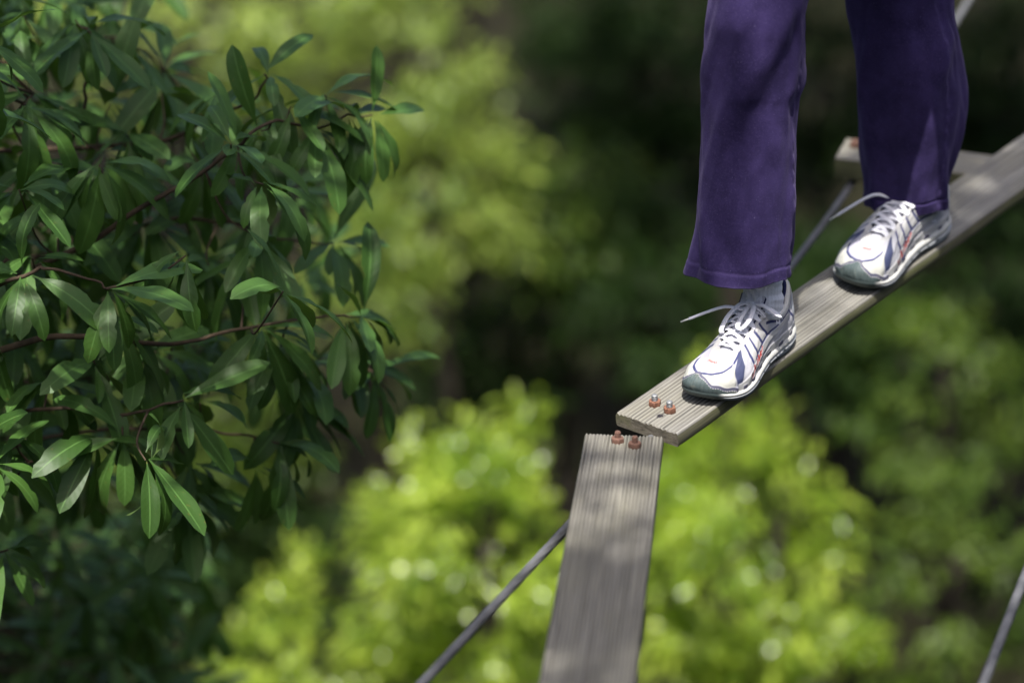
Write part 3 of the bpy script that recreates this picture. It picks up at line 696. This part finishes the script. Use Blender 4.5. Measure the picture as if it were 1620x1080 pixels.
    for z in za:
        f = sstep(.06, .15, z); cx = .077 + .004 * (1 - f); rx = .045 - .008 * f; ry = .0285 + .0035 * (1 - f)
        fo = .0010 * math.sin(z * 190) + .0008 * math.sin(z * 410)
        rib = 1 + .018 * np.sin(aa * 30)
        SVv.append(np.stack([cx + (rx + fo) * rib * np.cos(aa), (ry + fo) * rib * np.sin(aa), z + .003 * np.sin(aa * 2) + .02 * np.cos(aa) * (1 - f)], 1))
    V = np.concatenate(SVv); V[:, 1] *= my; F = [[i * 120 + j, i * 120 + (j + 1) % 120, (i + 1) * 120 + (j + 1) % 120, (i + 1) * 120 + j] for i in range(59) for j in range(120)]
    so_ = mesh('sock', V, F, M['sock'], person); so_.matrix_world = mat4
    return up
def shoe_mat(heel_a, heel_w, toe_a, toe_w, L=.304):
    h, t = LA(heel_a, heel_w), LA(toe_a, toe_w); X = nrm(t - h); Z = nA; Yv = np.cross(Z, X); k = np.linalg.norm(t - h) / L
    h = h + nA * .0005; c = np.stack([X * k, Yv * k * 1.14, Z * k * 1.05], 1)
    return Matrix([list(c[i]) + [h[i]] for i in range(3)] + [[0, 0, 0, 1]])
shoe(shoe_mat(.428, .092, .100, .121), False, 'sunlit front running shoe near the end of the plank', (.045, -.088, -.030), 3)
shoe(shoe_mat(1.012, .094, .642, .096), True, 'rear running shoe in softer light', (.055, .080, -.046), 8)

# ------------------------------------------------------------------ foliage
def leaf_template(nx, ny, wr, droop, fold, wave, curl, ph, bites=()):
    """one leaf along +x (0..1), width along y, normal +z; returns verts, quads, uv"""
    t = np.linspace(0, 1, nx); q = np.linspace(-1, 1, ny)
    w = wr * (np.maximum(t - .06, 0) / .94) ** .85 * (1 - t) ** .55 * 2.05; w = np.maximum(w, .007)
    w[-1] = .004
    wl, wrt = w.copy(), w.copy()
    for (side, c, s_, dpt) in bites:
        k = 1 - dpt * np.exp(-((t - c) / s_) ** 2)
        if side > 0: wl *= k
        else: wrt *= k
    V = np.zeros((nx, ny, 3)); UV = np.zeros((nx, ny, 2))
    ang = droop * t ** 1.3; dx = np.gradient(t); cx = np.cumsum(np.cos(ang) * dx) - dx[0]; cz = -np.cumsum(np.sin(ang) * dx)
    for j, v in enumerate(q):
        ww = np.where(v > 0, wl, wrt)
        V[:, j, 0] = cx; V[:, j, 1] = v * ww + curl * t ** 2
        V[:, j, 2] = cz + fold * abs(v) * ww * (1 - .35 * abs(v)) + wave * np.sin(t * 13 + ph + (2 if v > 0 else 0)) * abs(v) ** 2 * np.sin(math.pi * t)
        UV[:, j, 0] = v; UV[:, j, 1] = t
    F = [[i * ny + j, (i + 1) * ny + j, (i + 1) * ny + j + 1, i * ny + j + 1] for i in range(nx - 1) for j in range(ny - 1)]
    return V.reshape(-1, 3), np.array(F), UV.reshape(-1, 2)
def scatter(templates, pos, d, n, size, which, tint):
    """place leaf templates: pos, direction, normal (N,3), size (N,), which (N,) template index"""
    Vs, Fs, Us, Cs = [], [], [], []; off = 0
    for k, (tv, tf, tu) in enumerate(templates):
        ix = np.where(which == k)[0]
        if not len(ix): continue
        D = nrm(d[ix]); N_ = n[ix] - D * np.sum(n[ix] * D, 1, keepdims=True); N_ = nrm(N_); Sd = np.cross(N_, D)
        P = pos[ix][:, None, :] + size[ix][:, None, None] * (tv[None, :, 0:1] * D[:, None] + tv[None, :, 1:2] * Sd[:, None] + tv[None, :, 2:3] * N_[:, None])
        m = len(tv); Vs.append(P.reshape(-1, 3)); Fs.append((tf[None] + (off + np.arange(len(ix)) * m)[:, None, None]).reshape(-1, tf.shape[1]))
        Us.append(np.tile(tu, (len(ix), 1))); Cs.append(np.repeat(tint[ix], m)); off += m * len(ix)
    V = np.concatenate(Vs); F = np.concatenate(Fs); U = np.concatenate(Us); C = np.concatenate(Cs)
    return V, F, U, C
def leafmesh(name, sc, mat, parent):
    V, F, U, C = sc
    return mesh(name, V, F, mat, parent, uv=U, col=np.stack([C, C, C], 1))

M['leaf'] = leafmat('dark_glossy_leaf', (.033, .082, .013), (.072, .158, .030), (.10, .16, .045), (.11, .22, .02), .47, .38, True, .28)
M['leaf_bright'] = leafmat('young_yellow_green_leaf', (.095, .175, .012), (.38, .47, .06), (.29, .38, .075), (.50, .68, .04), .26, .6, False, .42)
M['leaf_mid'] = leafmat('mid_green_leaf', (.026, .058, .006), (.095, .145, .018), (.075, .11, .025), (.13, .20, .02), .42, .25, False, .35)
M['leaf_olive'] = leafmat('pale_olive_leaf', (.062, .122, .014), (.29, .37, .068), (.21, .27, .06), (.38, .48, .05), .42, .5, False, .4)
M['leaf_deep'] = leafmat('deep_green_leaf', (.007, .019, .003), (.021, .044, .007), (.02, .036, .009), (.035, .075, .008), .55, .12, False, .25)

FT = [leaf_template(12, 5, 0.174, .5, .28, .010, .02, 0), leaf_template(12, 5, 0.168, .95, .22, .014, -.03, 2, [(1, .62, .05, .35)]), leaf_template(12, 5, 0.162, .25, .36, .012, .04, 4),
      leaf_template(12, 5, 0.157, 1.3, .25, .016, -.02, 1, [(-1, .45, .06, .4), (-1, .8, .04, .3)]), leaf_template(12, 5, 0.151, .7, .45, .010, .03, 3, [(1, .35, .04, .45)]), leaf_template(12, 5, 0.179, .6, .15, .018, 0, 5)]
LT = [leaf_template(5, 3, .15, .5, .3, 0, .02, 0), leaf_template(5, 3, .17, .9, .2, 0, -.02, 0), leaf_template(5, 3, .14, .25, .35, 0, .03, 0)]
BT = [leaf_template(4, 3, .22, .5, .35, 0, .02, 0), leaf_template(4, 3, .25, .9, .25, 0, -.03, 0), leaf_template(4, 3, .20, .2, .4, 0, .05, 0)]

def whorls(cent, axes, nl, ln, rg, ntemp, hang=1.15):
    """rosettes of leaves at twig ends: returns arrays for scatter"""
    P, D, N_, S_, K, Tn = [], [], [], [], [], []
    for c, ax in zip(cent, axes):
        ax = nrm(ax); e1 = nrm(np.cross(ax, (0.3, .2, 1))); e2 = np.cross(ax, e1); n = int(rg.integers(nl[0], nl[1] + 1)); a0 = rg.uniform(0, 6.28); tb = rg.uniform(.1, .9)
        for i in range(n):
            a = a0 + i * 2.4 + rg.normal(0, .15); op = rg.uniform(.7, 1.4)
            d = ax * math.cos(op) + (e1 * math.cos(a) + e2 * math.sin(a)) * math.sin(op); d = d + np.array([0, 0, -1]) * rg.uniform(.15, 1) * hang
            d = nrm(d); up = np.array([0, 0, 1.0]) + ax * .5 + rg.normal(0, .25, 3)
            P.append(c + d * rg.uniform(.004, .016) + rg.normal(0, .004, 3)); D.append(d); N_.append(up); S_.append(rg.uniform(*ln) * (1 if i < n - 2 else .7)); K.append(rg.integers(0, ntemp)); Tn.append(np.clip(tb + rg.normal(0, .22), 0, 1))
    return np.array(P), np.array(D), np.array(N_), np.array(S_), np.array(K), np.array(Tn)

# ---- the near evergreen: trunk outside the left edge, leafy limbs reaching into the picture, crown overhead
rg = np.random.default_rng(21)
TRUNK = np.array([-2.15, 5.5, 0.0])
tree = empty('evergreen_tree', TRUNK * [1, 1, 0] + [0, 0, -9]); tag(tree, 'dark glossy leaved tree reaching in from the left edge, nearest the camera', 'tree')
inv = np.array(tree.location)
tz = np.linspace(-9, 6.2, 44); tp_ = np.stack([TRUNK[0] + .10 * np.sin(tz * .5), TRUNK[1] + .08 * np.cos(tz * .7), tz], 1)
V, F = tube(tp_, np.interp(tz, [-9, -8.5, 0, 6.2], [.32, .24, .16, .05]), 20); mesh('trunk', V - inv, F, M['bark_far'], tree)
limbs_px = [   # (px, py, depth) polylines, from the trunk side outwards
    [(-260, 520, 5.10), (-60, 470, 4.98), (130, 388, 4.92), (255, 310, 4.90), (335, 262, 4.88), (374, 229, 4.86), (440, 190, 4.92), (500, 205, 4.98), (552, 180, 5.02)],
    [(-260, 640, 4.95), (20, 545, 4.80), (140, 530, 4.80), (270, 545, 4.84), (350, 525, 4.88), (411, 516, 4.90), (480, 505, 4.96), (545, 498, 5.02)],
    [(-260, 520, 4.70), (-60, 470, 4.62), (38, 436, 4.56), (90, 425, 4.56), (172, 457, 4.58)],
    [(-260, 330, 5.2), (-40, 240, 5.05), (50, 148, 4.98)],
    [(-260, 380, 5.35), (40, 300, 5.2), (125, 200, 5.12), (138, 120, 5.08), (143, 46, 5.05)],
    [(-260, 860, 4.98), (-40, 760, 4.88), (80, 720, 4.82), (156, 691, 4.80)],
    [(-260, 720, 4.95), (60, 650, 4.85), (200, 655, 4.80), (288, 632, 4.78)],
    [(-260, 780, 5.3), (100, 690, 5.2), (300, 680, 5.12), (440, 700, 5.08)],
    [(-260, 450, 5.5), (100, 400, 5.3), (240, 352, 5.22), (350, 350, 5.2), (450, 380, 5.22), (525, 385, 5.25)],
    [(-260, 250, 5.4), (200, 230, 5.2), (330, 190, 5.1), (395, 160, 5.02), (424, 118, 4.98)],
    [(-260, 960, 5.2), (-80, 900, 5.0), (10, 868, 4.86)],
    [(-260, 150, 5.6), (60, 90, 5.5), (180, 60, 5.45), (260, 110, 5.4)],
    [(-260, 620, 5.5), (150, 600, 5.4), (400, 590, 5.3), (560, 560, 5.25)],
]
limb_pts, limb_mb = [], []
for lp in limbs_px:
    P = [atd(*q) for q in lp]; st = TRUNK * [1, 1, 0] + [0, 0, P[0][2] - .35]
    Q = catmull([st + (P[0] - st) * f + [0, 0, .06 * math.sin(3.1 * f)] for f in (0, .5)] + P, 70)
    Q += .006 * np.stack([vnoise(np.arange(70) * .35, np.full(70, 3.3 * len(lp)), k) for k in range(3)], 1)
    t_ = MB(); t_.add(tube(Q, np.interp(np.arange(70), [0, 18, 40, 69], [.020, .008, .0045, .0022]), 8)); limb_mb.append(t_); limb_pts.append(Q[18:])
LP = np.concatenate(limb_pts)
tips = [(172, 457, 4.58, .5, -.3), (38, 436, 4.56, -.2, -.2), (288, 632, 4.78, .5, -.5), (411, 516, 4.90, .6, -.1), (545, 498, 5.02, .8, -.1), (156, 691, 4.80, .3, -.6), (440, 700, 5.08, .4, -.6), (374, 229, 4.86, .5, -.1), (552, 180, 5.02, .9, .1),
        (460, 168, 4.95, .6, .3), (424, 118, 4.98, .3, .7), (143, 46, 5.05, .4, .3), (50, 148, 4.98, .3, .1), (165, 240, 5.12, .3, -.2), (525, 385, 5.25, .8, -.2), (240, 350, 5.22, .3, -.2), (90, 330, 5.0, .1, -.1), (10, 868, 4.86, .6, -.2),
        (500, 205, 4.98, .6, -.2), (560, 560, 5.25, .7, -.3), (260, 110, 5.4, .7, .1), (450, 300, 5.3, .7, -.2), (340, 150, 5.1, .5, .2), (480, 575, 5.12, .6, -.5), (330, 420, 5.05, .5, -.3), (225, 560, 4.9, .4, -.4), (60, 250, 5.0, .2, -.2), (300, 760 - 30, 5.2, .3, -.7), (80, 600, 4.9, .1, -.5), (590, 182, 5.04, .9, -.1), (515, 150, 5.0, .7, .1), (572, 500, 5.04, .8, -.2), (590, 588, 5.25, .8, -.3), (405, 735, 5.1, .4, -.5), (300, 790, 5.3, .3, -.5), (470, 640, 5.15, .6, -.4), (20, 690, 4.75, .2, -.5), (30, 300, 4.75, .2, 0)]
cent = [atd(a, b_, c) for a, b_, c, _, _ in tips]; axes = [np.array([x, -.30, z + .55]) for *_, x, z in tips]
lim_y = [-80, 0, 100, 180, 300, 400, 500, 600, 700, 780, 860, 960, 1080, 1200]; lim_x = [230, 235, 400, 470, 480, 490, 500, 500, 420, 300, 300, 330, 340, 340]
def fillw(n, y0, y1, d0, d1, xpow=1.0, x0=-160):
    for _ in range(n):
        py = rg.uniform(y0, y1); xm = np.interp(py, lim_y, lim_x); px = x0 + (xm - x0) * rg.uniform(0, 1) ** xpow; c = atd(px, py, rg.uniform(d0, d1)); cent.append(c); axes.append(np.array([rg.normal(.35, .35), rg.normal(-.25, .35), rg.normal(.35, .3)]))
fillw(34, -40, 750, 4.55, 4.95, 1.5)
fillw(100, -60, 770, 4.95, 6.1, 1.2)
fillw(50, -60, 780, 5.0, 6.4, 2.4)
fillw(190, 800, 1170, 6.2, 8.6, 1.0)
ncut = len(cent)
for c, ax in zip(cent, axes):
    i = int(np.argmin(np.linalg.norm(LP - c, axis=1) + .25 * np.maximum(0, LP[:, 0] - c[0]))); b0 = LP[i]; L_ = np.linalg.norm(c - b0)
    if L_ < .02: continue
    mid = b0 * .5 + c * .5 + np.array([0, 0, -.06]) * L_ - nrm(ax) * .12 * L_; limb_mb[i // len(limb_pts[0])].add(tube(catmull([b0, mid, c], 10), np.linspace(.0034 if L_ > .3 else .0028, .0016, 10), 6))
for t_ in limb_mb: mesh('branch', np.concatenate(t_.V) - inv, t_.F, M['bark'], tree)
P, D, N_, S_, K, Tn = whorls(cent, axes, (6, 8), (.125, .20), rg, 6)
sc = scatter(FT, P - inv, D, N_, S_, K, Tn); leafmesh('leafy_crown', sc, M['leaf'], tree)
# crown above the picture: shades the near leaves and throws the sun spots on the planks
def shade_pts(p, t): return np.asarray(p, float) + np.asarray(SUN) * t
cc_, ca_ = [], []
def cloud(c, r, n):
    for _ in range(n):
        v = rg.normal(0, 1, 3); v = v / np.linalg.norm(v) * rg.uniform(0, 1) ** .45; cc_.append(np.asarray(c) + v * np.asarray(r)); ca_.append(v + [0, 0, .3])
cloud(shade_pts((-.95, 5.1, .35), 2.6), (.95, .95, .8), 170)
cloud(shade_pts((-.55, 5.0, -.2), 3.6), (.42, .8, .6), 120)
cloud(shade_pts((-2.0, 7.2, -2.4), 4.3), (1.4, 1.1, .7), 60)         # over the low sprays at the lower left
cloud(shade_pts((-1.9, 5.5, 0), 3.6), (.9, .9, .9), 110)
cloud(shade_pts((.12, 3.52, 0), 7.0), (.36, .46, .5), 84)                # over the lower plank, with gaps
cloud(shade_pts((.42, 4.24, .62), 7.0), (.26, .14, .26), 6)            # loose spray over the front leg
cloud(shade_pts((.84, 3.40, -.05), 7.0), (.2, .34, .4), 26)            # over the right hand rope
cloud(shade_pts((1.02, 5.02, .25), 6.2), (.42, .36, .5), 80)             # over the rear shoe
P, D, N_, S_, K, Tn = whorls(cc_, ca_, (6, 9), (.11, .16), rg, 3)
leafmesh('upper_crown', scatter(LT, P - inv, D, N_, S_, K, Tn), M['leaf'], tree)
top = tp_[-1]; tw = MB()
for c in ((shade_pts((-.95, 5.1, .35), 2.6)), shade_pts((.12, 3.36, 0), 7.0), shade_pts((.95, 4.95, .2), 6.2), shade_pts((-1.9, 5.5, 0), 3.6), shade_pts((.44, 4.22, .50), 7.0)):
    b0 = tp_[int(rg.integers(30, 38))]; tw.add(tube(catmull([b0, (b0 + c) / 2 + [0, 0, .25], c], 30), np.linspace(.04, .006, 30), 8))
V = np.concatenate(tw.V); mesh('upper_limbs', V - inv, tw.F, M['bark'], tree)

# ---- trees and shrubs of the valley behind
def plant(name, c, r, n_cl, per, size, mat, label, cat, group, seed, clump=.26, trunk_r=.10, flat=.6, low=False, ground_z=-8.9, limbs=7, droop=.3):
    """crown of leaf clumps round the centre c with radii r on a trunk that reaches the ground"""
    g = np.random.default_rng(seed); c = np.asarray(c, float); r = np.asarray(r, float)
    gz = ground_z + max(0, c[1] - 30) * .05
    root = empty(name, (c[0], c[1], gz)); b0 = np.array(root.location); tag(root, label, cat, group)
    cl = []
    while len(cl) < n_cl:
        v = g.normal(0, 1, 3); v /= np.linalg.norm(v); k = g.uniform(.25, 1) ** .5
        k *= 1 + .22 * vnoise(np.array(v[0] * 2.2 + v[2] * 3), np.array(v[1] * 2.2 - v[2] * 2), seed)
        cl.append(v * k)
    cl = np.array(cl) * r + c; m = n_cl * per
    dens = g.uniform(.35, 1.6, n_cl); idx = g.choice(n_cl, m, p=dens / dens.sum()); off = nrm(g.normal(0, 1, (m, 3))) * (g.uniform(0, 1, (m, 1)) ** .5) * clump * np.array([1, 1, flat])
    pos = cl[idx] + off; out = nrm((pos - c) / r)
    d = nrm(out * .7 + g.normal(0, .6, (m, 3)) + [0, 0, -droop]); n = nrm(np.array([0, 0, 1.0]) + out * .35 + g.normal(0, .38, (m, 3)))
    tn = np.clip(g.uniform(.15, .85, n_cl)[idx] + g.normal(0, .2, m), 0, 1)
    leafmesh('crown', scatter(BT, pos - b0, d, n, g.uniform(.7, 1.3, m) * size, g.integers(0, 3, m), tn), mat, root)
    tz = np.linspace(0, c[2] + r[2] * .3 - gz, 18); wob = np.stack([vnoise(tz * .6, tz * 0 + seed, 1), vnoise(tz * .6, tz * 0 + seed, 2), 0 * tz], 1) * .22 * (tz / tz[-1])[:, None]
    tq = np.stack([0 * tz, 0 * tz, tz], 1) + wob; V, F = tube(tq, np.linspace(trunk_r * 1.25, trunk_r * .3, 18), 12); mesh('trunk', V, F, M['bark_far'], root)
    mb = MB()
    for i in range(limbs):
        e = cl[int(g.integers(0, n_cl))] - b0; s_ = tq[int(g.integers(8, 17))]; mb.add(tube(catmull([s_, (s_ + e) / 2 + [0, 0, .12 * r[2]], e], 10), np.linspace(trunk_r * .4, trunk_r * .08, 10), 6))
    mesh('limbs', np.concatenate(mb.V), mb.F, M['bark_far'], root)
    return root
def at_px(px, py, dep): return atd(px, py, dep)
def PX(rx, ry, dep, depth_r): k = dep / FPX; return (rx * k, depth_r, ry * k / .92)
GB = 'sunlit shrubs below the bridge'; GT = 'trees of the valley behind'
# bright shrubs
def spl(nm, px, py, dep, rx, ry, dr, n_cl, per, size, mat, label, cat, group, seed, **k):
    plant(nm, at_px(px, py, dep), PX(rx, ry, dep, dr), n_cl, per, size, M[mat], label, cat, group, seed, **k)
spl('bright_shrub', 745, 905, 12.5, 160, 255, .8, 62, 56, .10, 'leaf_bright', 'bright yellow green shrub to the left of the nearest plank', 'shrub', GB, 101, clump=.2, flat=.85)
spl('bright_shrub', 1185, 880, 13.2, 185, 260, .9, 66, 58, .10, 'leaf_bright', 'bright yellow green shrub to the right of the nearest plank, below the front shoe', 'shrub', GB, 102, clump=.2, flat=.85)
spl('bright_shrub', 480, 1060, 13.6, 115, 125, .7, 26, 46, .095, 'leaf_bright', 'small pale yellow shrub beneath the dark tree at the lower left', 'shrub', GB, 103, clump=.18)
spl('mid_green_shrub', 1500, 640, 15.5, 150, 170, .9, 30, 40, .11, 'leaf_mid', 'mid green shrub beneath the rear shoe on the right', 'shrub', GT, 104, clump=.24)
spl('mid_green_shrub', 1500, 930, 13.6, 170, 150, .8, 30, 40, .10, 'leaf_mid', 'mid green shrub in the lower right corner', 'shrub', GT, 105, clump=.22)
spl('mid_green_shrub', 900, 350, 21, 150, 110, 1.0, 70, 36, .14, 'leaf_mid', 'mid green tree crown in the middle, left of the front leg', 'tree', GT, 106, clump=.36)
spl('olive_tree', 640, 90, 21, 190, 130, 1.1, 26, 50, .15, 'leaf_olive', 'pale olive tree crown at the top, right of the near leaves', 'tree', GT, 107, clump=.36)
spl('olive_tree', 690, 300, 20, 150, 110, 1.0, 22, 50, .15, 'leaf_olive', 'pale olive tree crown level with the upper near leaves', 'tree', GT, 108, clump=.36)
spl('olive_tree', 590, 440, 19, 100, 110, .9, 22, 40, .14, 'leaf_olive', 'thin olive sapling right behind the tips of the near leaves', 'tree', GT, 109, clump=.33)
spl('olive_tree', 300, 60, 22, 260, 170, 1.1, 50, 42, .15, 'leaf_olive', 'pale olive tree glimpsed through the top left near leaves', 'tree', GT, 110, clump=.36)
spl('mid_green_shrub', 250, 640, 17, 260, 260, 1.1, 110, 36, .13, 'leaf_mid', 'mid green tree glimpsed through the middle near leaves', 'tree', GT, 111, clump=.34)
# darker understorey
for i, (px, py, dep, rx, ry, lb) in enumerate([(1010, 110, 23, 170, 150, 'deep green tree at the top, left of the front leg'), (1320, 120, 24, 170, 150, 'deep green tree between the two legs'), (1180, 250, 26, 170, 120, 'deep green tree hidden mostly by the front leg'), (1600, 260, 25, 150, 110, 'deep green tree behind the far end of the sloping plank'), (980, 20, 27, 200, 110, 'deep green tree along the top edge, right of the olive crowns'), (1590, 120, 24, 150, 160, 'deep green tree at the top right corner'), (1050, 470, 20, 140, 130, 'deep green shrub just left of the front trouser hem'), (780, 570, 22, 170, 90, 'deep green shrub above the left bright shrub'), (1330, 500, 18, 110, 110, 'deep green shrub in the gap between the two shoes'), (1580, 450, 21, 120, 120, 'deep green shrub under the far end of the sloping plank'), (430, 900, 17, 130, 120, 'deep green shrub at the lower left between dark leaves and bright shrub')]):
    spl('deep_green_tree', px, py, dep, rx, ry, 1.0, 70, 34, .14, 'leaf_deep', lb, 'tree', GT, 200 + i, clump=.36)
# tall trees whose crowns stand above the frame and keep the far floor in shade
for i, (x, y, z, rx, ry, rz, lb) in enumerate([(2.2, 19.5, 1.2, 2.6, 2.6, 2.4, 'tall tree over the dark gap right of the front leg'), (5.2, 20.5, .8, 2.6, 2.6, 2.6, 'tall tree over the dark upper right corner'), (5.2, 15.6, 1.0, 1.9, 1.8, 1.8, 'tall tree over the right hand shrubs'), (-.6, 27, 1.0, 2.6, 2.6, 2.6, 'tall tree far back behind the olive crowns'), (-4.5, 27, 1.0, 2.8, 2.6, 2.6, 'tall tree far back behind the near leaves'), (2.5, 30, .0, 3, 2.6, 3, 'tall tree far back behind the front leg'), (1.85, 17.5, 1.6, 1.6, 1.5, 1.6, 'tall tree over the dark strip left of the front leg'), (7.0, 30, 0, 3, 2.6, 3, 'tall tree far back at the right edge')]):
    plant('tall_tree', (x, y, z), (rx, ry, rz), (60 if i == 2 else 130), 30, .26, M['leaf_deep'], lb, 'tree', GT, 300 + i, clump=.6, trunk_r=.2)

plant('tall_tree', (1.6, -4.6, 5.6), (3.6, 2.1, 2.6), 170, 30, .24, M['leaf_deep'], 'unseen tall tree added behind the viewpoint to block sky light', 'tree', GT, 340, clump=.6, trunk_r=.2)  # unseen crown, added to hold back sky light from behind the camera
# the forest all round, beside and behind the camera: one mass of leaves that closes off the low sky
g = np.random.default_rng(77); m = 15000
az = g.uniform(R(55), R(305), m); rad = 13 + 6 * g.uniform(0, 1, m) ** 1.5; hz = g.uniform(-8.8, 7.5, m)
cz = 2.2 * vnoise(az * 7, hz * .35, 4); rad = rad + cz
pos = np.stack([rad * np.sin(az), 4 + rad * np.cos(az), hz], 1); keep = vnoise(az * 11, hz * .5, 9) > -.55 + .06 * np.maximum(0, hz - 3); pos = pos[keep]; m = len(pos)
inw = nrm((np.array([0, 4, 0]) - pos) * [1, 1, 0]); d = nrm(inw * .5 + g.normal(0, .6, (m, 3)) + [0, 0, -.4]); n_ = nrm(inw * .4 + np.array([0, 0, 1.0]) + g.normal(0, .4, (m, 3)))
V, F, U, C = scatter(BT, pos, d, n_, g.uniform(.8, 1.5, m), g.integers(0, 3, m), g.uniform(0, 1, m))
o = mesh('surrounding_forest', V, F, M['leaf_deep'], uv=U, col=np.stack([C, C, C], 1)); tag(o, 'far dark forest closing the valley on every side', 'forest', kind='stuff')
